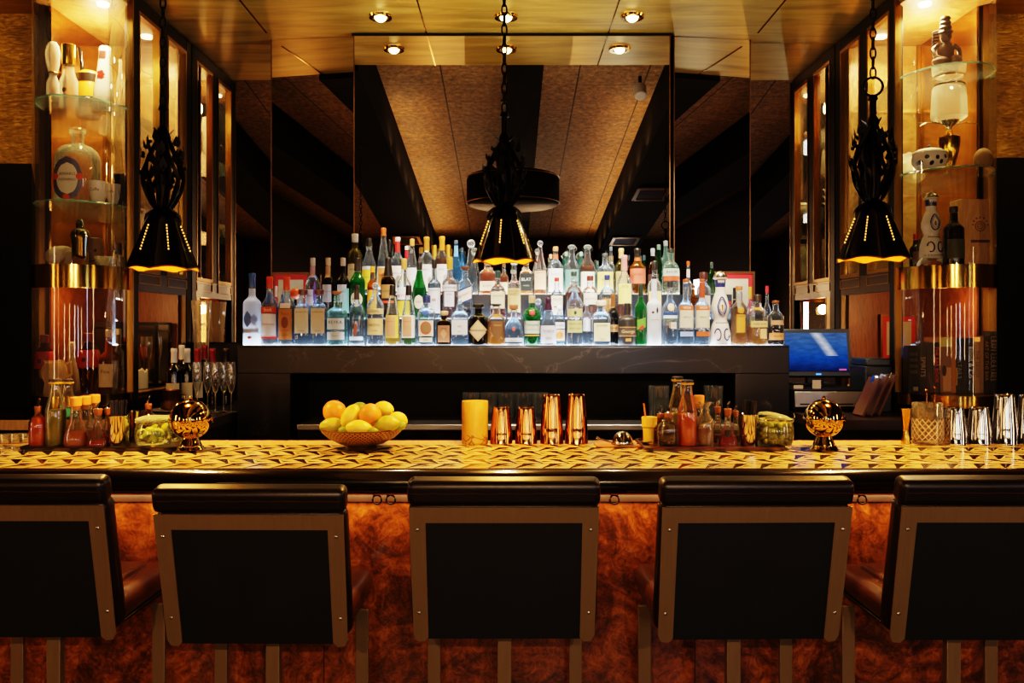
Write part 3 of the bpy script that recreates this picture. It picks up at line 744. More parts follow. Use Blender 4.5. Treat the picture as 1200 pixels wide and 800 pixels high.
LC = {'clear': ('b4c6d2', .16), 'amber': ('d8822a', .42), 'gold': ('e8b040', .42), 'red': ('a81c14', .42), 'rust': ('b2481c', .42), 'dark': ('2a1410', .5), 'yellow': ('e8c854', .4), 'milk': ('f0ece2', .85),
      'green': ('5a9a4a', .35), 'black': ('120a08', .6), 'whisky': ('c2701e', .4)}
def CAPM(c): return {'gold': 'gold', 'silver': 'steel', 'copper': 'copper'}.get(c) and M[{'gold': 'gold', 'silver': 'steel', 'copper': 'copper'}[c]] or P(c, .35, 0, .2)
def bottle(x, Y, z, R, H, shape, gl, liq, cap, labels, desc, group, name='liquor_bottle', n=2.0, neck=None, rz=0, cat='bottle', label_n=None):
    t = thing(name, (x, Y, z), desc, cat, group, rz)
    pf = prof(shape, R, H); nr = pf[-1][0]
    ch = cap[1]*H if cap else 0
    body = [(r, q) for r, q in pf if q < H-ch-.004]+[(rad(pf, H-ch-.003)*1.0, H-ch-.003)]
    if cap is None: body += [(nr*1.25, H-.012), (nr*1.25, H-.002), (nr*.9, H)]
    seg = 28 if n == 2 else 40
    hi = []
    for (a, b) in zip(body, body[1:]):
        hi.append(a)
        if abs(a[0]-b[0]) > .004 and a[1] > .1*H: hi.append(((a[0]+b[0])/2+.0006, (a[1]+b[1])/2))
    hi.append(body[-1])
    nn = n
    MB().lathe(hi, seg, nn).build('glass', GB[gl](), t, angle=50)
    if liq:
        col, lev = liq if isinstance(liq, tuple) else (liq, .55)
        lc, hz = LC[col]
        lv = lev*H; lp = [(rad(pf, .006)*.90, .007)]+[(r*.93, q) for r, q in pf if .012*H < q < lv]+[(rad(pf, lv)*.93, lv)]
        MB().lathe(lp, 24, nn).build('liquid', LQ(lc, hz), t, angle=50)
    if cap:
        cc, chf, typ = (cap+('cap',))[:3]
        if typ == 'cap':
            MB().lathe([(rad(pf, H-ch)*1.06, H-ch), (nr*1.14, H-ch*.5), (nr*1.14, H-.003), (nr*1.02, H)], 20).build('cap', CAPM(cc), t)
        elif typ == 'foil':
            MB().lathe([(rad(pf, H-ch)*1.05, H-ch), (nr*1.07, H-.022), (nr*1.2, H-.018), (nr*1.2, H-.003), (nr*1.05, H)], 20).build('capsule', CAPM(cc), t)
        elif typ == 'cork':
            MB().lathe([(nr*.95, H-ch-.002), (nr*.95, H-ch+.002), (nr*1.45, H-ch+.003), (nr*1.5, H-.003), (nr*1.35, H)], 20).build('stopper', CAPM(cc), t)
        elif typ == 'ball':
            MB().sphere((0, 0, H-ch*.5), ch*.55, seg=20, rings=12).build('stopper', GL('e8f0f4', .16, .02, 1.6) if cc[0] in 'gdcb' else CAPM(cc), t)
        elif typ == 'swing':
            m = MB().lathe([(nr*.9, H-ch), (nr*1.25, H-ch*.7), (nr*1.25, H-ch*.3), (nr*.8, H)], 16); m.build('stopper', GL('b8c8cc', .25, .02, 1.6), t)
            q = MB()
            for s in (-1, 1): q.tube([(s*nr*1.1, 0, H-ch*1.6), (s*nr*1.7, 0, H-ch*1.0), (s*nr*1.25, 0, H-ch*.45)], .0012, 5)
            q.build('wire_clip', 'steel', t)
    for L in labels:
        kind, z0, z1, hw, col = L[:5]; txt = L[5] if len(L) > 5 else None
        ln = nn
        opt = L[6] if len(L) > 6 else {}
        o = patch(pf, ln, z0*H, z1*H, hw*R, kind, opt.get('off', .0008), opt.get('x', 0)*R, opt.get('slant', 0)).build('label' if kind != 'feather' else 'print', M['gold'] if col == 'gold' else P(col, .6), t, smooth=True, angle=80)
        if txt:
            for body, fz, fw, tc in ([txt] if isinstance(txt, tuple) else txt):
                curved_text(pf, ln, body, z0*H+(z1-z0)*H*fz, fw*hw*R*2, .0016, opt.get('x', 0)*R, None, opt.get('slant', 0)).build('lettering', P(tc, .6), o, smooth=False)
    return t
YR = {'1': 4.088, '1b': 4.156, '2': 4.245, '3': 4.362, '3b': 4.478}
ZR = {'1': L0, '1b': L0, '2': L1, '3': L2, '3b': L2}
GRP = {'1': 'bottles in the front row of the back bar', '1b': 'bottles in the front row of the back bar', '2': 'bottles on the middle step of the back bar', '3': 'bottles on the top step of the back bar', '3b': 'bottles on the top step of the back bar'}
S = lambda *a, **k: (a, k)
BOT = [
 # ---- front row, left to right: px, width px, top py, row, shape, glass, liquid, cap, labels, description
 S(295.5, 21, 320, '1', 'tall', 'frost', None, ('1f4f9a', .20, 'foil'), [('feather', .25, .48, .55, '5a78b4', None, {'x': -.25}), ('feather', .28, .44, .4, '8fa4cc', None, {'x': .45}), ('rect', .175, .235, .9, 'c9cfd8', ('GREY GOOSE', .5, .95, '3a4a80')), ('feather', .09, .14, .3, 'b84a3a')], 'frosted bottle with blue capsule and blue bird print, leftmost in front row'),
 S(316, 19.5, 324, '1', 'std', 'clear', ('clear', .60), ('d23a1c', .17, 'foil'), [('rect', .47, .56, .93, 'c8401e', ('Stoli', .5, .5, 'f0e0c0')), ('rect', .13, .46, .9, 'e4e0da', ('Stolichnaya', .55, .85, 'a84a30')), ('rect', .10, .15, .97, 'c22a16')], 'clear vodka bottle with red gold capsule, red band and red ribbon label'),
 S(336, 20, 324, '1', 'std', 'clear', ('clear', .58), ('dd4a1e', .20, 'foil'), [('rect', .09, .53, .78, 'b9722c', [("Tito's", .83, .6, '5a2410'), ('Handmade', .3, .6, '6a3014'), ('VODKA', .14, .5, '6a3014')]), ('oval', .25, .42, .42, '7a3a16', None, {'off': .0016}), ('rect', .54, .61, .6, 'e8d0c8', None)], 'clear bottle with orange red cap and copper label with dark oval'),
 S(355, 19, 339, '1', 'short', 'clear', ('clear', .58), ('5a1f1c', .10, 'cork'), [('rect', .22, .66, .86, 'd9cfae', [('HANGAR ONE', .85, .8, '4a4a38'), ('VODKA', .1, .5, '5a5a46')])], 'square shouldered bottle, tall cream label, left of its two twins', n=4),
 S(374, 19, 339, '1', 'short', 'clear', ('clear', .58), ('5a1f1c', .10, 'cork'), [('rect', .22, .66, .86, 'd9cba6', [('HANGAR ONE', .85, .8, '4a4a38'), ('VODKA', .1, .5, '5a5a46')])], 'square shouldered bottle, tall cream label, right of its two twins', n=4),
 S(395, 24, 341, '1', 'squat', 'aqua', ('clear', .52), ('b5794a', .06, 'cork'), [('rect', .30, .50, .84, 'd2dedd', ('REYKA', .62, .8, '2a3a42')), ('rect', .11, .25, .84, 'ced8d6', ('VODKA', .5, .35, '50605c'))], 'squat aqua bottle with thin neck and pale label lettered in capitals', n=2.6),
 S(418, 18, 334, '1', 'round', 'clear', ('clear', .55), ('2a1c14', .24), [('feather', .14, .38, .26, 'a0522a', None, {'slant': .9}), ('rect', .09, .15, .9, 'cfe4ea')], 'clear bottle with black wrapped neck and orange slanting feather print'),
 S(440, 20.5, 331, '1', 'waist', 'clear', ('clear', .50), ('glass', .10, 'ball'), [('rect', .50, .585, .95, 'd6bd86', ('ILEGAL', .5, .6, '3a2a18')), ('rect', .17, .43, .9, 'd2b478', [('MEZCAL', .6, .7, '4a3218'), ('JOVEN', .25, .4, '4a3218')])], 'waisted clear decanter bottle with two tan labels and clear stopper'),
 S(460, 19, 334, '1', 'cone', 'clear', ('yellow', .20), ('16110e', .17), [('rect', .13, .50, .80, 'e2c24a', None, {'off': .0006}), ('rect', .15, .48, .55, 'c9946a', ('FORTALEZA', .75, .85, '5a2c1c'), {'off': .0016, 'x': -.12})], 'conical bottle with black cap and pink label on yellow ground, left twin'),
 S(479, 19, 334, '1', 'cone', 'clear', ('green', .16), ('16110e', .17), [('rect', .13, .50, .80, 'e4e2d4', None, {'off': .0006}), ('rect', .15, .48, .55, 'cb9a70', ('FORTALEZA', .75, .85, '5a2c1c'), {'off': .0016, 'x': -.12})], 'conical bottle with black cap and pink label on white ground, right twin'),
 S(500, 21.5, 346, '1', 'short', 'clear', ('clear', .50), ('1c2c5e', .15), [('rect', .19, .50, .80, 'd6d2b4', None), ('oval', .215, .485, .62, 'c25a3a', None, {'off': .0016}), ('oval', .255, .445, .44, '8a7048', None, {'off': .0024}), ('oval', .60, .70, .35, '2a4a9a'), ('rect', .07, .16, .7, 'd8d2b2', ('GIN', .5, .35, '6a5a3a'))], 'bottle with navy cap and square label bearing a red ringed disc', n=3.2),
 S(520.5, 16.5, 364, '1', 'short', 'brown', ('black', .55), ('c8a070', .13, 'cork'), [('rect', .10, .58, .86, '9a6a48', ('AMARO', .8, .5, '2a140c')), ('diamond', .2, .48, .5, 'b88a60', None, {'off': .0016})], 'small dark square bottle with brown label and pale cork', n=5),
 S(539, 20.5, 351, '1', 'short', 'clear', ('clear', .30), ('d9d2c4', .09, 'ball'), [('rect', .24, .56, .9, 'dde0de', [('GIN', .55, .25, '2a2a30'), ('DRY', .2, .2, '6a6a70')])], 'square clear flask with white label and pale glass stopper', n=5),
 S(560.5, 23.5, 356, '1', 'short', 'dark', None, ('0c0a09', .10, 'cork'), [('diamond', .10, .62, .98, 'c9a476', ("HENDRICK'S", .5, .8, '5a3a20')), ('diamond', .15, .57, .80, 'd9bb90', ("HENDRICK'S", .5, .85, '4a2c16'), {'off': .0016})], 'round shouldered black apothecary bottle with large tan diamond label', n=2.2),
 S(581.5, 22, 356, '1', 'short', 'clear', ('gold', .58), ('1a120c', .05, 'cork'), [('shield', .10, .58, .60, '7a5432', ('TEQUILA', .8, .7, 'd8b070'), {'x': .15})], 'amber liquor flask with brown pointed shield label and dark stopper', n=2.6),
 S(602, 24, 357, '1', 'bell', 'clear', ('clear', .40), ('a06a44', .12, 'cork'), [('rect', .05, .19, .97, 'dfe4e4', ('TEQUILA BLANCO', .6, .7, '6a7a80')), ('rect', .06, .095, .85, '1e3a48', None, {'off': .0016}), ('oval', .36, .45, .16, 'd2502e')], 'bell shaped clear bottle with small red star and white base band'),
 S(623.5, 20, 346, '1', 'shaker', 'green', ('green', .30), ('c8ae86', .15), [('rect', .24, .49, .95, 'ccd6c4', [('Tanqueray', .7, .8, '2a5a40'), ('LONDON DRY GIN', .3, .9, '5a6a50')]), ('rect', .19, .22, .95, 'b8904a'), ('oval', .60, .70, .34, 'c01c24')], 'green shaker shaped gin bottle with white label and red wax seal'),
 S(642.5, 19.5, 349, '1', 'cone', 'clear', ('clear', .40), ('3a1e34', .26, 'foil'), [('rect', .05, .42, .93, 'c6c8cc', [('FORDS', .68, .7, '5a5e7a'), ('GIN', .28, .35, '5a5e7a')])], 'conical bottle with purple capsule and broad grey label', n=2.4),
 S(655.5, 13.5, 358, '1b', 'short', 'clear', ('clear', .50), ('e6e8ea', .14, 'ball'), [('rect', .42, .58, .9, 'e4e6e6', ('OLDEN', .5, .85, '3a3a38')), ('rect', .12, .40, .9, 'e3b896', None), ('oval', .16, .34, .6, 'd9803e', None, {'off': .0016}), ('rect', .07, .11, .9, '2a5a6a')], 'short bottle with orange flower label and large capital letters'),
 S(673.5, 19.5, 328, '1', 'waist', 'clear', ('clear', .27), ('2a3a34', .06, 'swing'), [('rect', .44, .56, .9, 'b9b47a', None), ('oval', .47, .53, .17, '2a4030', None, {'off': .0016}), ('rect', .20, .38, .9, 'b6b276', [('GREEN GIN', .72, .8, '3a4428'), ('DRY GIN', .32, .75, '3a4428')])], 'tall waisted bottle with olive cream labels and looped clear neck'),
 S(687.5, 10.5, 345, '1b', 'tall', 'clear', ('clear', .45), ('dcdce0', .07), [('rect', .28, .52, .85, 'd6dce0', None), ('rect', .78, .90, .36, 'ccd4d8')], 'slim clear bottle squeezed behind the cream labelled bottles'),
 S(704.5, 21.5, 352, '1', 'short', 'clear', ('clear', .30), ('e2d4be', .12, 'cork'), [('rect', .10, .50, .88, 'd4cfa6', [('JUNIPER', .86, .7, '7a7a50'), ('GIN', .1, .25, '7a7a50')])], 'square clear bottle with big plain pale olive label and white cork', n=4.5),
 S(718.5, 16, 344, '1b', 'round', 'dark', None, ('7a4a24', .26, 'foil'), [('rect', .26, .40, .8, 'a87a4c', ('AMARO', .5, .6, '2a1a10'))], 'black bottle with brown foil neck standing behind the front row'),
 S(735, 21.5, 355, '1', 'squat', 'matte', None, ('1a1715', .28), [('rect', .23, .43, .95, '4a3b2c', ('George', .5, .75, 'd2b080')), ('rect', .22, .235, .95, 'b98a54', None, {'off': .0016}), ('rect', .425, .44, .95, 'b98a54', None, {'off': .0016}), ('rect', .10, .17, .3, 'b08048')], 'squat grey black bottle with gold ruled label'),
 S(751, 14, 333, '1', 'wine', 'green', ('green', .55), ('14261c', .20), [('rect', .28, .44, .75, '5a8a34', None, {'slant': .3}), ('feather', .26, .33, .5, 'c8321e', None, {'slant': .35, 'off': .0016})], 'slim green wine bottle with black cap and slanted green red label'),
 S(766.5, 17.5, 324, '1', 'tall', 'frost', ('milk', .64), ('15110f', .03), [('feather', .46, .56, .16, '2a2622', None, {'x': .28}), ('feather', .46, .50, .22, '4a3a30', None, {'x': -.3}), ('rect', .37, .38, .55, 'b89a80')], 'tall frosted white bottle with small black motif and black top'),
 S(785, 17.5, 329, '1', 'std', 'clear', ('clear', .30), ('24282c', .10), [('rect', .47, .51, .95, '2a4a8a'), ('rect', .42, .465, .95, 'dfe4e0'), ('rect', .40, .42, .95, '3a7a58'), ('rect', .26, .36, .42, 'd8ccae', ('RON', .5, .5, '6a5a40'), {'x': .35}), ('oval', .53, .65, .45, 'd9c79a')], 'clear rum bottle with blue and green striped label'),
 S(803.5, 18, 327, '1', 'tall', 'clear', ('clear', .24), ('b0562e', .05), [('rect', .27, .53, .88, 'd6cfb4', [('MEZCAL', .6, .55, '6a6a58')]), ('rect', .53, .60, .88, 'd2693a', ('VIDA', .5, .6, 'f0e0c8')), ('rect', .14, .21, .85, '9fb4d0'), ('rect', .88, .93, .33, '3a4a68')], 'clear bottle with cream label, orange heading and pale blue lower label', n=2.5),
 S(822.5, 18, 327, '1', 'tall', 'clear', ('clear', .24), ('b0562e', .04), [('rect', .27, .53, .88, 'd8d0b2', [('MEZCAL', .6, .55, '7a6a50')]), ('rect', .53, .60, .88, 'd2693a', ('VIDA', .5, .6, 'f0e0c8')), ('rect', .14, .21, .85, 'c8622e'), ('rect', .72, .95, .36, 'b04a26')], 'clear bottle with cream label, red neck and orange lower label', n=2.5),
 S(866, 19.5, 335, '1', 'wine', 'clear', ('gold', .62), ('c9794a', .08), [('rect', .22, .52, .52, 'd89a3a', ('RESERVA', .9, .9, '7a4a12')), ('rect', .06, .12, .85, '6a3a14', None), ('oval', .54, .64, .4, 'c8922e')], 'golden yellow bottle just right of the blue painted decanter'),
 S(887.5, 21.5, 345, '1', 'short', 'clear', ('gold', .38), ('3a2a1c', .14), [('rect', .36, .48, .92, 'd2b878', ('AGED RUM', .5, .75, '4a3216')), ('rect', .14, .33, .38, 'dcb878', None, {'x': .4})], 'short amber bottle with two tan labels near right end', n=3),
 S(909, 18.5, 352, '1', 'short', 'clear', ('dark', .42), ('8a4a22', .06), [('rect', .13, .28, .95, 'c98a50', ('RHUM', .5, .5, '5a2c12')), ('rect', .46, .56, .8, 'b9926a', None)], 'rightmost front bottle with dark spirit and orange base label'),
 S(899, 10, 335, '1b', 'std', 'clear', ('amber', .35), ('c22a30', .12), [('rect', .30, .50, .85, 'b8905a')], 'bottle with bright red cap behind the right end of the front row'),
 # small ones tucked behind the front row
 S(323.5, 8.5, 335, '1b', 'std', 'clear', ('clear', .5), ('d8dce0', .18), [], 'small white capped bottle behind the orange capped front bottles'),
 S(331.5, 8.5, 345, '1b', 'wine', 'dgreen', None, ('1a2a20', .12), [], 'small dark green bottle peeping out beside the copper labelled bottle'),
 S(346, 9, 338, '1b', 'wine', 'dark', None, ('e05a24', .18, 'ball'), [], 'small dark bottle with orange ball top behind the front row'),
 S(855, 8.5, 353, '1b', 'std', 'clear', ('clear', .5), ('c4282c', .12), [], 'small bottle with red cap just behind the painted decanter'),
 S(860.5, 8.5, 337, '1b', 'wine', 'dark', None, ('15181a', .2), [], 'slim black bottle behind the golden yellow bottle'),
 S(879, 11, 336, '1b', 'std', 'clear', ('green', .25), ('b89a3e', .20), [('rect', .28, .50, .9, 'c8d0a4')], 'bottle with olive gold cap and pale green label near right end'),
 # ---- middle step
 S(366.5, 17.5, 302, '2', 'round', 'clear', ('clear', .50), ('a8a098', .13), [('rect', .22, .48, .60, 'c8c8cc', ('EMPRESS', .6, .8, '3a3a4a'), {'x': -.3}), ('feather', .2, .62, .22, '6a4aa0', None, {'x': .45}), ('rect', .68, .86, .36, 'b08a9a')], 'clear bottle with grey label and purple ribbon, leftmost on middle step'),
 S(384.5, 17, 302, '2', 'round', 'dark', None, ('b09a84', .13), [('rect', .28, .56, .62, 'a8a4a4', ('VERMOUTH', .6, .85, '2a2428')), ('rect', .68, .86, .36, 'b08a66')], 'dark bottle with grey label, first of two beside purple ribbon bottle'),
 S(402, 17.5, 302, '2', 'round', 'dark', None, ('b8aaa0', .13), [('rect', .28, .56, .62, 'b4aeb0', ('VERMOUTH', .6, .85, '2a2428')), ('rect', .10, .5, .4, '7fb8b4', None, {'x': .5})], 'dark bottle with grey label and teal side stripe on middle step'),
 S(419, 18.5, 302, '2', 'wine', 'green', ('green', .6), ('221a18', .22, 'foil'), [('oval', .20, .44, .75, 'd2c098', ('FERNET', .5, .8, '3a5a3a'))], 'bright green bottle with dark capsule left of centre, middle step'),
 S(436.5, 12.5, 312, '2', 'short', 'amber', ('amber', .6), ('d8a020', .10), [('rect', .20, .55, .85, 'd8a030', None), ('rect', .74, .86, .42, '3a2a1c')], 'small amber bottle with yellow cap on middle step'),
 S(455, 18, 302, '2', 'wine', 'brown', ('dark', .6), ('1a1512', .30, 'foil'), [('rect', .34, .56, .8, 'a0763e', ('AVERNA', .5, .8, '2a160c')), ('rect', .26, .30, .8, 'c8401e')], 'brown bottle with black capsule and gold brown label'),
 S(473.5, 17, 303, '2', 'std', 'clear', ('yellow', .30), ('b8924a', .18), [('rect', .32, .52, .92, 'e9e6e2', ('BITTER', .3, .85, 'c22a24')), ('rect', .05, .30, .85, 'e0b83a')], 'bottle with gold cap, white red label above yellow liquor'),
 S(491.5, 17.5, 307, '2', 'taper', 'green', ('green', .55), ('171b18', .14), [('oval', .18, .42, .62, 'd8ccb0', ('GIN', .5, .5, '3a5a34'))], 'tapered bright green bottle with black cap beside gold topped bottles'),
 S(509, 16, 304, '2', 'tall', 'clear', ('clear', .6), ('191512', .15), [('rect', .10, .52, .9, 'd9d5d4', ('TRIPLE SEC', .9, .8, '5a6a78')), ('rect', .3, .34, .3, 'b88a80', None, {'off': .0016})], 'pale labelled clear bottle with black cap on middle step'),
 S(527, 18.5, 301, '2', 'tall', 'clear', ('red', .52), ('b8892e', .20), [('rect', .45, .55, .93, 'd8d4d0', ('CAMPARI', .5, .9, '1e2a4a')), ('rect', .20, .44, .62, 'd5d2d4', ('BITTER', .8, .6, '8a2a24'))], 'deep red aperitif bottle with gold cap and white heading label'),
 S(545, 17.5, 312, '2', 'short', 'clear', ('black', .20), ('5a3224', .07, 'cork'), [('rect', .34, .56, .88, 'e4dccc', ('AMARO', .55, .85, 'b85a2c'), {'slant': .45}), ('rect', .57, .60, .88, '24406a', None, {'slant': .45}), ('rect', .29, .32, .88, '24406a', None, {'slant': .45})], 'clear bottle with slanting white sign label ruled in blue', n=2.5),
 S(583.5, 19, 317, '2', 'round', 'clear', ('rust', .46), ('1e3a34', .16), [('rect', .22, .56, .85, 'dfcfa8', ('SINGLE MALT', .75, .8, '7a5a30')), ('rect', .58, .62, .8, '2a2a34', None)], 'rust coloured whisky bottle with cream label and dark green cap'),
 S(602.5, 16, 305, '2', 'tall', 'clear', ('whisky', .10), ('dce6ea', .08, 'cork'), [('rect', .12, .52, .95, 'd6bb82', [('HIGH', .88, .75, '3a2c18'), ('WEST', .74, .75, '3a2c18')])], 'clear topped bottle with tall tan label below the middle pendant'),
 S(630.5, 10, 350, '2', 'short', 'clear', ('clear', .5), ('glass', .3, 'ball'), [], 'little clear bottle with ball stopper behind the green shaker bottle'),
 S(652.5, 15, 325, '2', 'std', 'clear', ('clear', .5), ('c43a2c', .10), [('rect', .10, .56, .9, 'e0ddc8', ('PISCO', .8, .7, 'b84a34')), ('rect', .28, .31, .5, 'b84a34', None, {'off': .0016})], 'white labelled bottle with red cap right of the green shaker bottle'),
 S(672.5, 21, 318, '2', 'round', 'clear', ('rust', .56), ('2c3a34', .10), [], 'unlabelled red brown liquor bottle behind the tall waisted bottle'),
 S(691.5, 18, 323, '2', 'short', 'clear', ('amber', .30), ('5a2a20', .12), [('rect', .34, .60, .9, 'e6dcc8', ('COGNAC', .5, .7, '8a5a30'))], 'bottle with brown cap and white label on middle step, right of centre'),
 S(711.5, 20, 322, '2', 'round', 'clear', ('clear', .3), ('22345e', .12), [('rect', .12, .46, .35, 'a87a4a', None, {'x': -.3}), ('rect', .12, .46, .35, 'c09460', None, {'x': .45})], 'round shouldered clear bottle with navy cap on middle step'),
 S(731.5, 18.5, 299, '2', 'std', 'clear', ('amber', .22), ('cf8a80', .24, 'foil'), [('rect', .24, .55, .80, 'e2cf78', ('RYE', .85, .5, '8a6a24'))], 'bottle with pink capsule and pale yellow label on middle step'),
 S(767, 16.5, 306, '2', 'std', 'clear', ('yellow', .45), ('1f1b1a', .16), [('rect', .10, .48, .9, 'dfc084')], 'dark capped bottle behind the tall frosted white bottle'),
 S(806.5, 10, 306, '2', 'tall', 'clear', ('amber', .3), ('c85a2c', .08), [('rect', .72, .86, .38, 'e0d8cc')], 'slim bottle with orange cap and white neck band, middle step'),
 S(812.5, 13, 334, '2', 'round', 'amber', ('rust', .6), ('6a3418', .10), [], 'small round brown glass bottle behind the twin cream labelled bottles'),
 S(824.5, 16.5, 319, '2', 'short', 'clear', ('clear', .4), ('4a2420', .18, 'cork'), [('rect', .15, .5, .8, 'b8a890')], 'clear bottle with wide dark stopper beside the painted decanter'),
 # ---- top step
 S(416, 18, 274, '3', 'short', 'olive', ('yellow', .6), ('b9bcc0', .14), [('rect', .05, .50, .85, 'b5a27c', ('HERBAL', .8, .7, '4a4028'))], 'olive gold bottle with silver cap and tan label, leftmost on top step'),
 S(432.5, 17, 279, '3', 'taper', 'clear', ('clear', .5), ('16130f', .14), [('rect', .10, .44, .9, 'dfc83a', ('AGAVE', .6, .7, '7a6a1c')), ('rect', .44, .50, .9, 'c4ccd4')], 'clear bottle with black cap and bright yellow label on top step'),
 S(449.5, 16, 267, '3', 'cone', 'clear', ('clear', .5), ('d8722e', .12, 'foil'), [('rect', .08, .42, .92, 'e4e6ea'), ('rect', .12, .40, .7, 'd58a4e', ('RHUM', .6, .8, '8a3a1c'), {'off': .0016})], 'tallest bottle with orange cap and orange white label on top step'),
 S(456.5, 9, 281, '3b', 'wine', 'dark', None, ('12161c', .22), [], 'slim black bottle behind the orange capped tall bottle'),
 S(466, 16.5, 278, '3', 'std', 'clear', ('clear', .55), ('d9d4d0', .07), [('rect', .74, .92, .37, 'd02a20'), ('rect', .06, .50, .9, 'e6e4e2', ('VODKA', .7, .7, 'a04a40'))], 'clear bottle with red neck label and white cap on top step'),
 S(476.5, 10.5, 288, '3b', 'std', 'clear', ('clear', .5), ('d8d4d4', .08), [('rect', .70, .90, .38, 'b8202c')], 'bottle with crimson neck band behind the top step row'),
 S(483, 14.5, 280, '3', 'taper', 'clear', ('clear', .5), ('d0a25a', .12), [('rect', .06, .48, .92, 'e4e8ec')], 'clear slender bottle with pale gold cap and white label'),
 S(500, 16.5, 277.5, '3', 'wine', 'clear', ('clear', .5), ('c08a34', .24, 'foil'), [('rect', .06, .52, .92, 'e4e6ea', ('PISCO', .8, .5, '3a4a6a'))], 'white labelled bottle with gold foil neck, left of gold pair'),
 S(509.5, 8.5, 287, '3b', 'std', 'clear', ('clear', .5), ('b8963a', .28, 'foil'), [], 'gold foil neck peeping out between the two gold capped bottles'),
 S(518, 16.5, 277, '3', 'wine', 'clear', ('whisky', .62), ('d89a34', .24, 'foil'), [('rect', .06, .52, .92, 'e6e6e8', ('AÑEJO', .8, .5, '3a4a6a'))], 'amber spirit bottle with gold foil neck, right of gold pair'),
 S(525.5, 7.5, 287, '3b', 'std', 'clear', ('amber', .5), ('c8a040', .28, 'foil'), [], 'slim gold necked bottle directly left of the blue bottles'),
 S(534.5, 12, 281.5, '3', 'taper', 'blue', ('clear', .5), ('5a6a78', .06), [('rect', .70, .90, .42, '6ab0e0')], 'pale blue glass bottle on top step left of pendant'),
 S(541.5, 8, 290, '3b', 'std', 'blue', None, ('3a4a58', .08), [], 'small blue bottle tucked behind the pale blue bottle'),
 S(552, 15, 281, '3', 'cone', 'clear', ('clear', .5), ('c4ccd2', .14, 'ball'), [], 'clear decanter with round glass stopper left of the middle pendant'),
 S(571.5, 20, 306, '3', 'short', 'clear', ('amber', .62), ('b08a5a', .10), [('rect', .12, .40, .9, 'd9cdb4', ('BOURBON', .5, .6, '6a4a28'))], 'wide amber bourbon bottle with white label under the middle pendant', n=2.6),
 S(590.5, 11, 309, '3', 'std', 'clear', ('amber', .6), ('6a5040', .10), [('rect', .10, .40, .9, 'dccca8')], 'narrow amber bottle with cream label under the middle pendant'),
 S(616.5, 15.5, 306, '3', 'short', 'clear', ('gold', .16), ('c8d0d4', .10), [('rect', .12, .62, .92, '1d2a2c', [('BLAT', .66, .8, 'e8e8e8'), ('VODKA', .3, .5, 'b8c0c0')])], 'clear bottle with black label in white letters under pendant', n=3),
 S(628, 5.5, 316, '3b', 'wine', 'dark', None, ('2a1a1e', .14, 'cork'), [], 'very slim dark bottle just right of the black label bottle'),
 S(633, 14.5, 282, '3', 'taper', 'clear', ('amber', .10), ('b8c4c8', .10, 'ball'), [('rect', .10, .44, .9, 'e9c4a4', ('GRAPPA', .9, .8, 'c8503a'))], 'clear bottle with ornate neck and pink orange label right of pendant'),
 S(651, 18.5, 289, '3', 'round', 'clear', ('clear', .5), ('c89a68', .09), [('rect', .06, .54, .92, 'e9e9ea', ('BLANCO', .75, .6, '8a8a90')), ('rect', .74, .84, .37, 'c86a48')], 'white labelled bottle with cork top and orange neck band on top step'),
 S(645.5, 7, 298, '3b', 'std', 'clear', None, ('c0b498', .10), [], 'slim bottle with beige cap peeping left of the cork topped bottle'),
 S(670, 17.5, 287, '3', 'swing', 'clear', ('clear', .5), ('b8c4c8', .08, 'swing'), [('rect', .08, .50, .9, '6a9a98')], 'swing top clear bottle with teal label right of centre'),
 S(663.5, 8, 295, '3b', 'swing', 'teal', None, ('7fa0a0', .10), [], 'slim teal glass bottle behind the left swing top bottle'),
 S(688.5, 18, 287, '3', 'swing', 'clear', ('whisky', .58), ('b8c4c8', .08, 'swing'), [('rect', .06, .46, .9, 'ebe6da')], 'swing top bottle with amber spirit and white label'),
 S(681, 8, 295, '3b', 'swing', 'teal', None, ('7fa0a0', .10), [], 'slim teal glass bottle behind the right swing top bottle'),
 S(709, 20.5, 297, '3', 'round', 'clear', ('clear', .5), ('4a5258', .06), [('rect', .06, .55, .92, 'dcc87a', ('RON', .6, .5, '8a6a2a'))], 'clear bottle with broad straw yellow label on top step'),
 S(716, 9, 289, '3b', 'std', 'clear', ('clear', .5), ('5a6a74', .08), [], 'clear narrow bottle rising behind the straw labelled bottle'),
 S(700, 7, 306, '3b', 'std', 'teal', None, ('3a5a54', .10), [], 'short teal necked bottle behind, left of the straw labelled bottle'),
 S(728, 15, 291, '3', 'wine', 'olive', ('dark', .5), ('d8b878', .20, 'foil'), [('rect', .10, .50, .9, 'bcae78')], 'olive bottle with tan cork cap on top step'),
 S(737, 6.5, 299, '3b', 'wine', 'dark', None, ('26323c', .12), [], 'slim black necked bottle behind the olive bottle'),
 S(747, 19, 291, '3', 'std', 'amber', ('dark', .5), ('1a1614', .18, 'foil'), [('rect', .24, .56, .95, 'd2644e', ('AMARO', .6, .6, '7a2018')), ('rect', .73, .80, .4, 'b85a2c')], 'brown glass bottle with coral red label on top step'),
 S(755, 8, 299, '3b', 'wine', 'dgreen', None, ('23404a', .12), [], 'slim dark green bottle right of the coral label bottle'),
 S(765, 14, 291, '3', 'round', 'brown', ('dark', .5), ('9aa4ac', .16, 'foil'), [('rect', .10, .44, .9, '3a2a20')], 'dark brown bottle with grey neck on top step'),
 S(772, 11, 286.5, '3b', 'wine', 'dgreen', None, ('5a7a6a', .10), [], 'green glass bottle behind, third highest at right end of top step'),
 S(780, 13, 282, '3b', 'wine', 'aqua', ('clear', .5), ('7a8a8a', .10), [], 'tallest aqua bottle behind at right end of top step'),
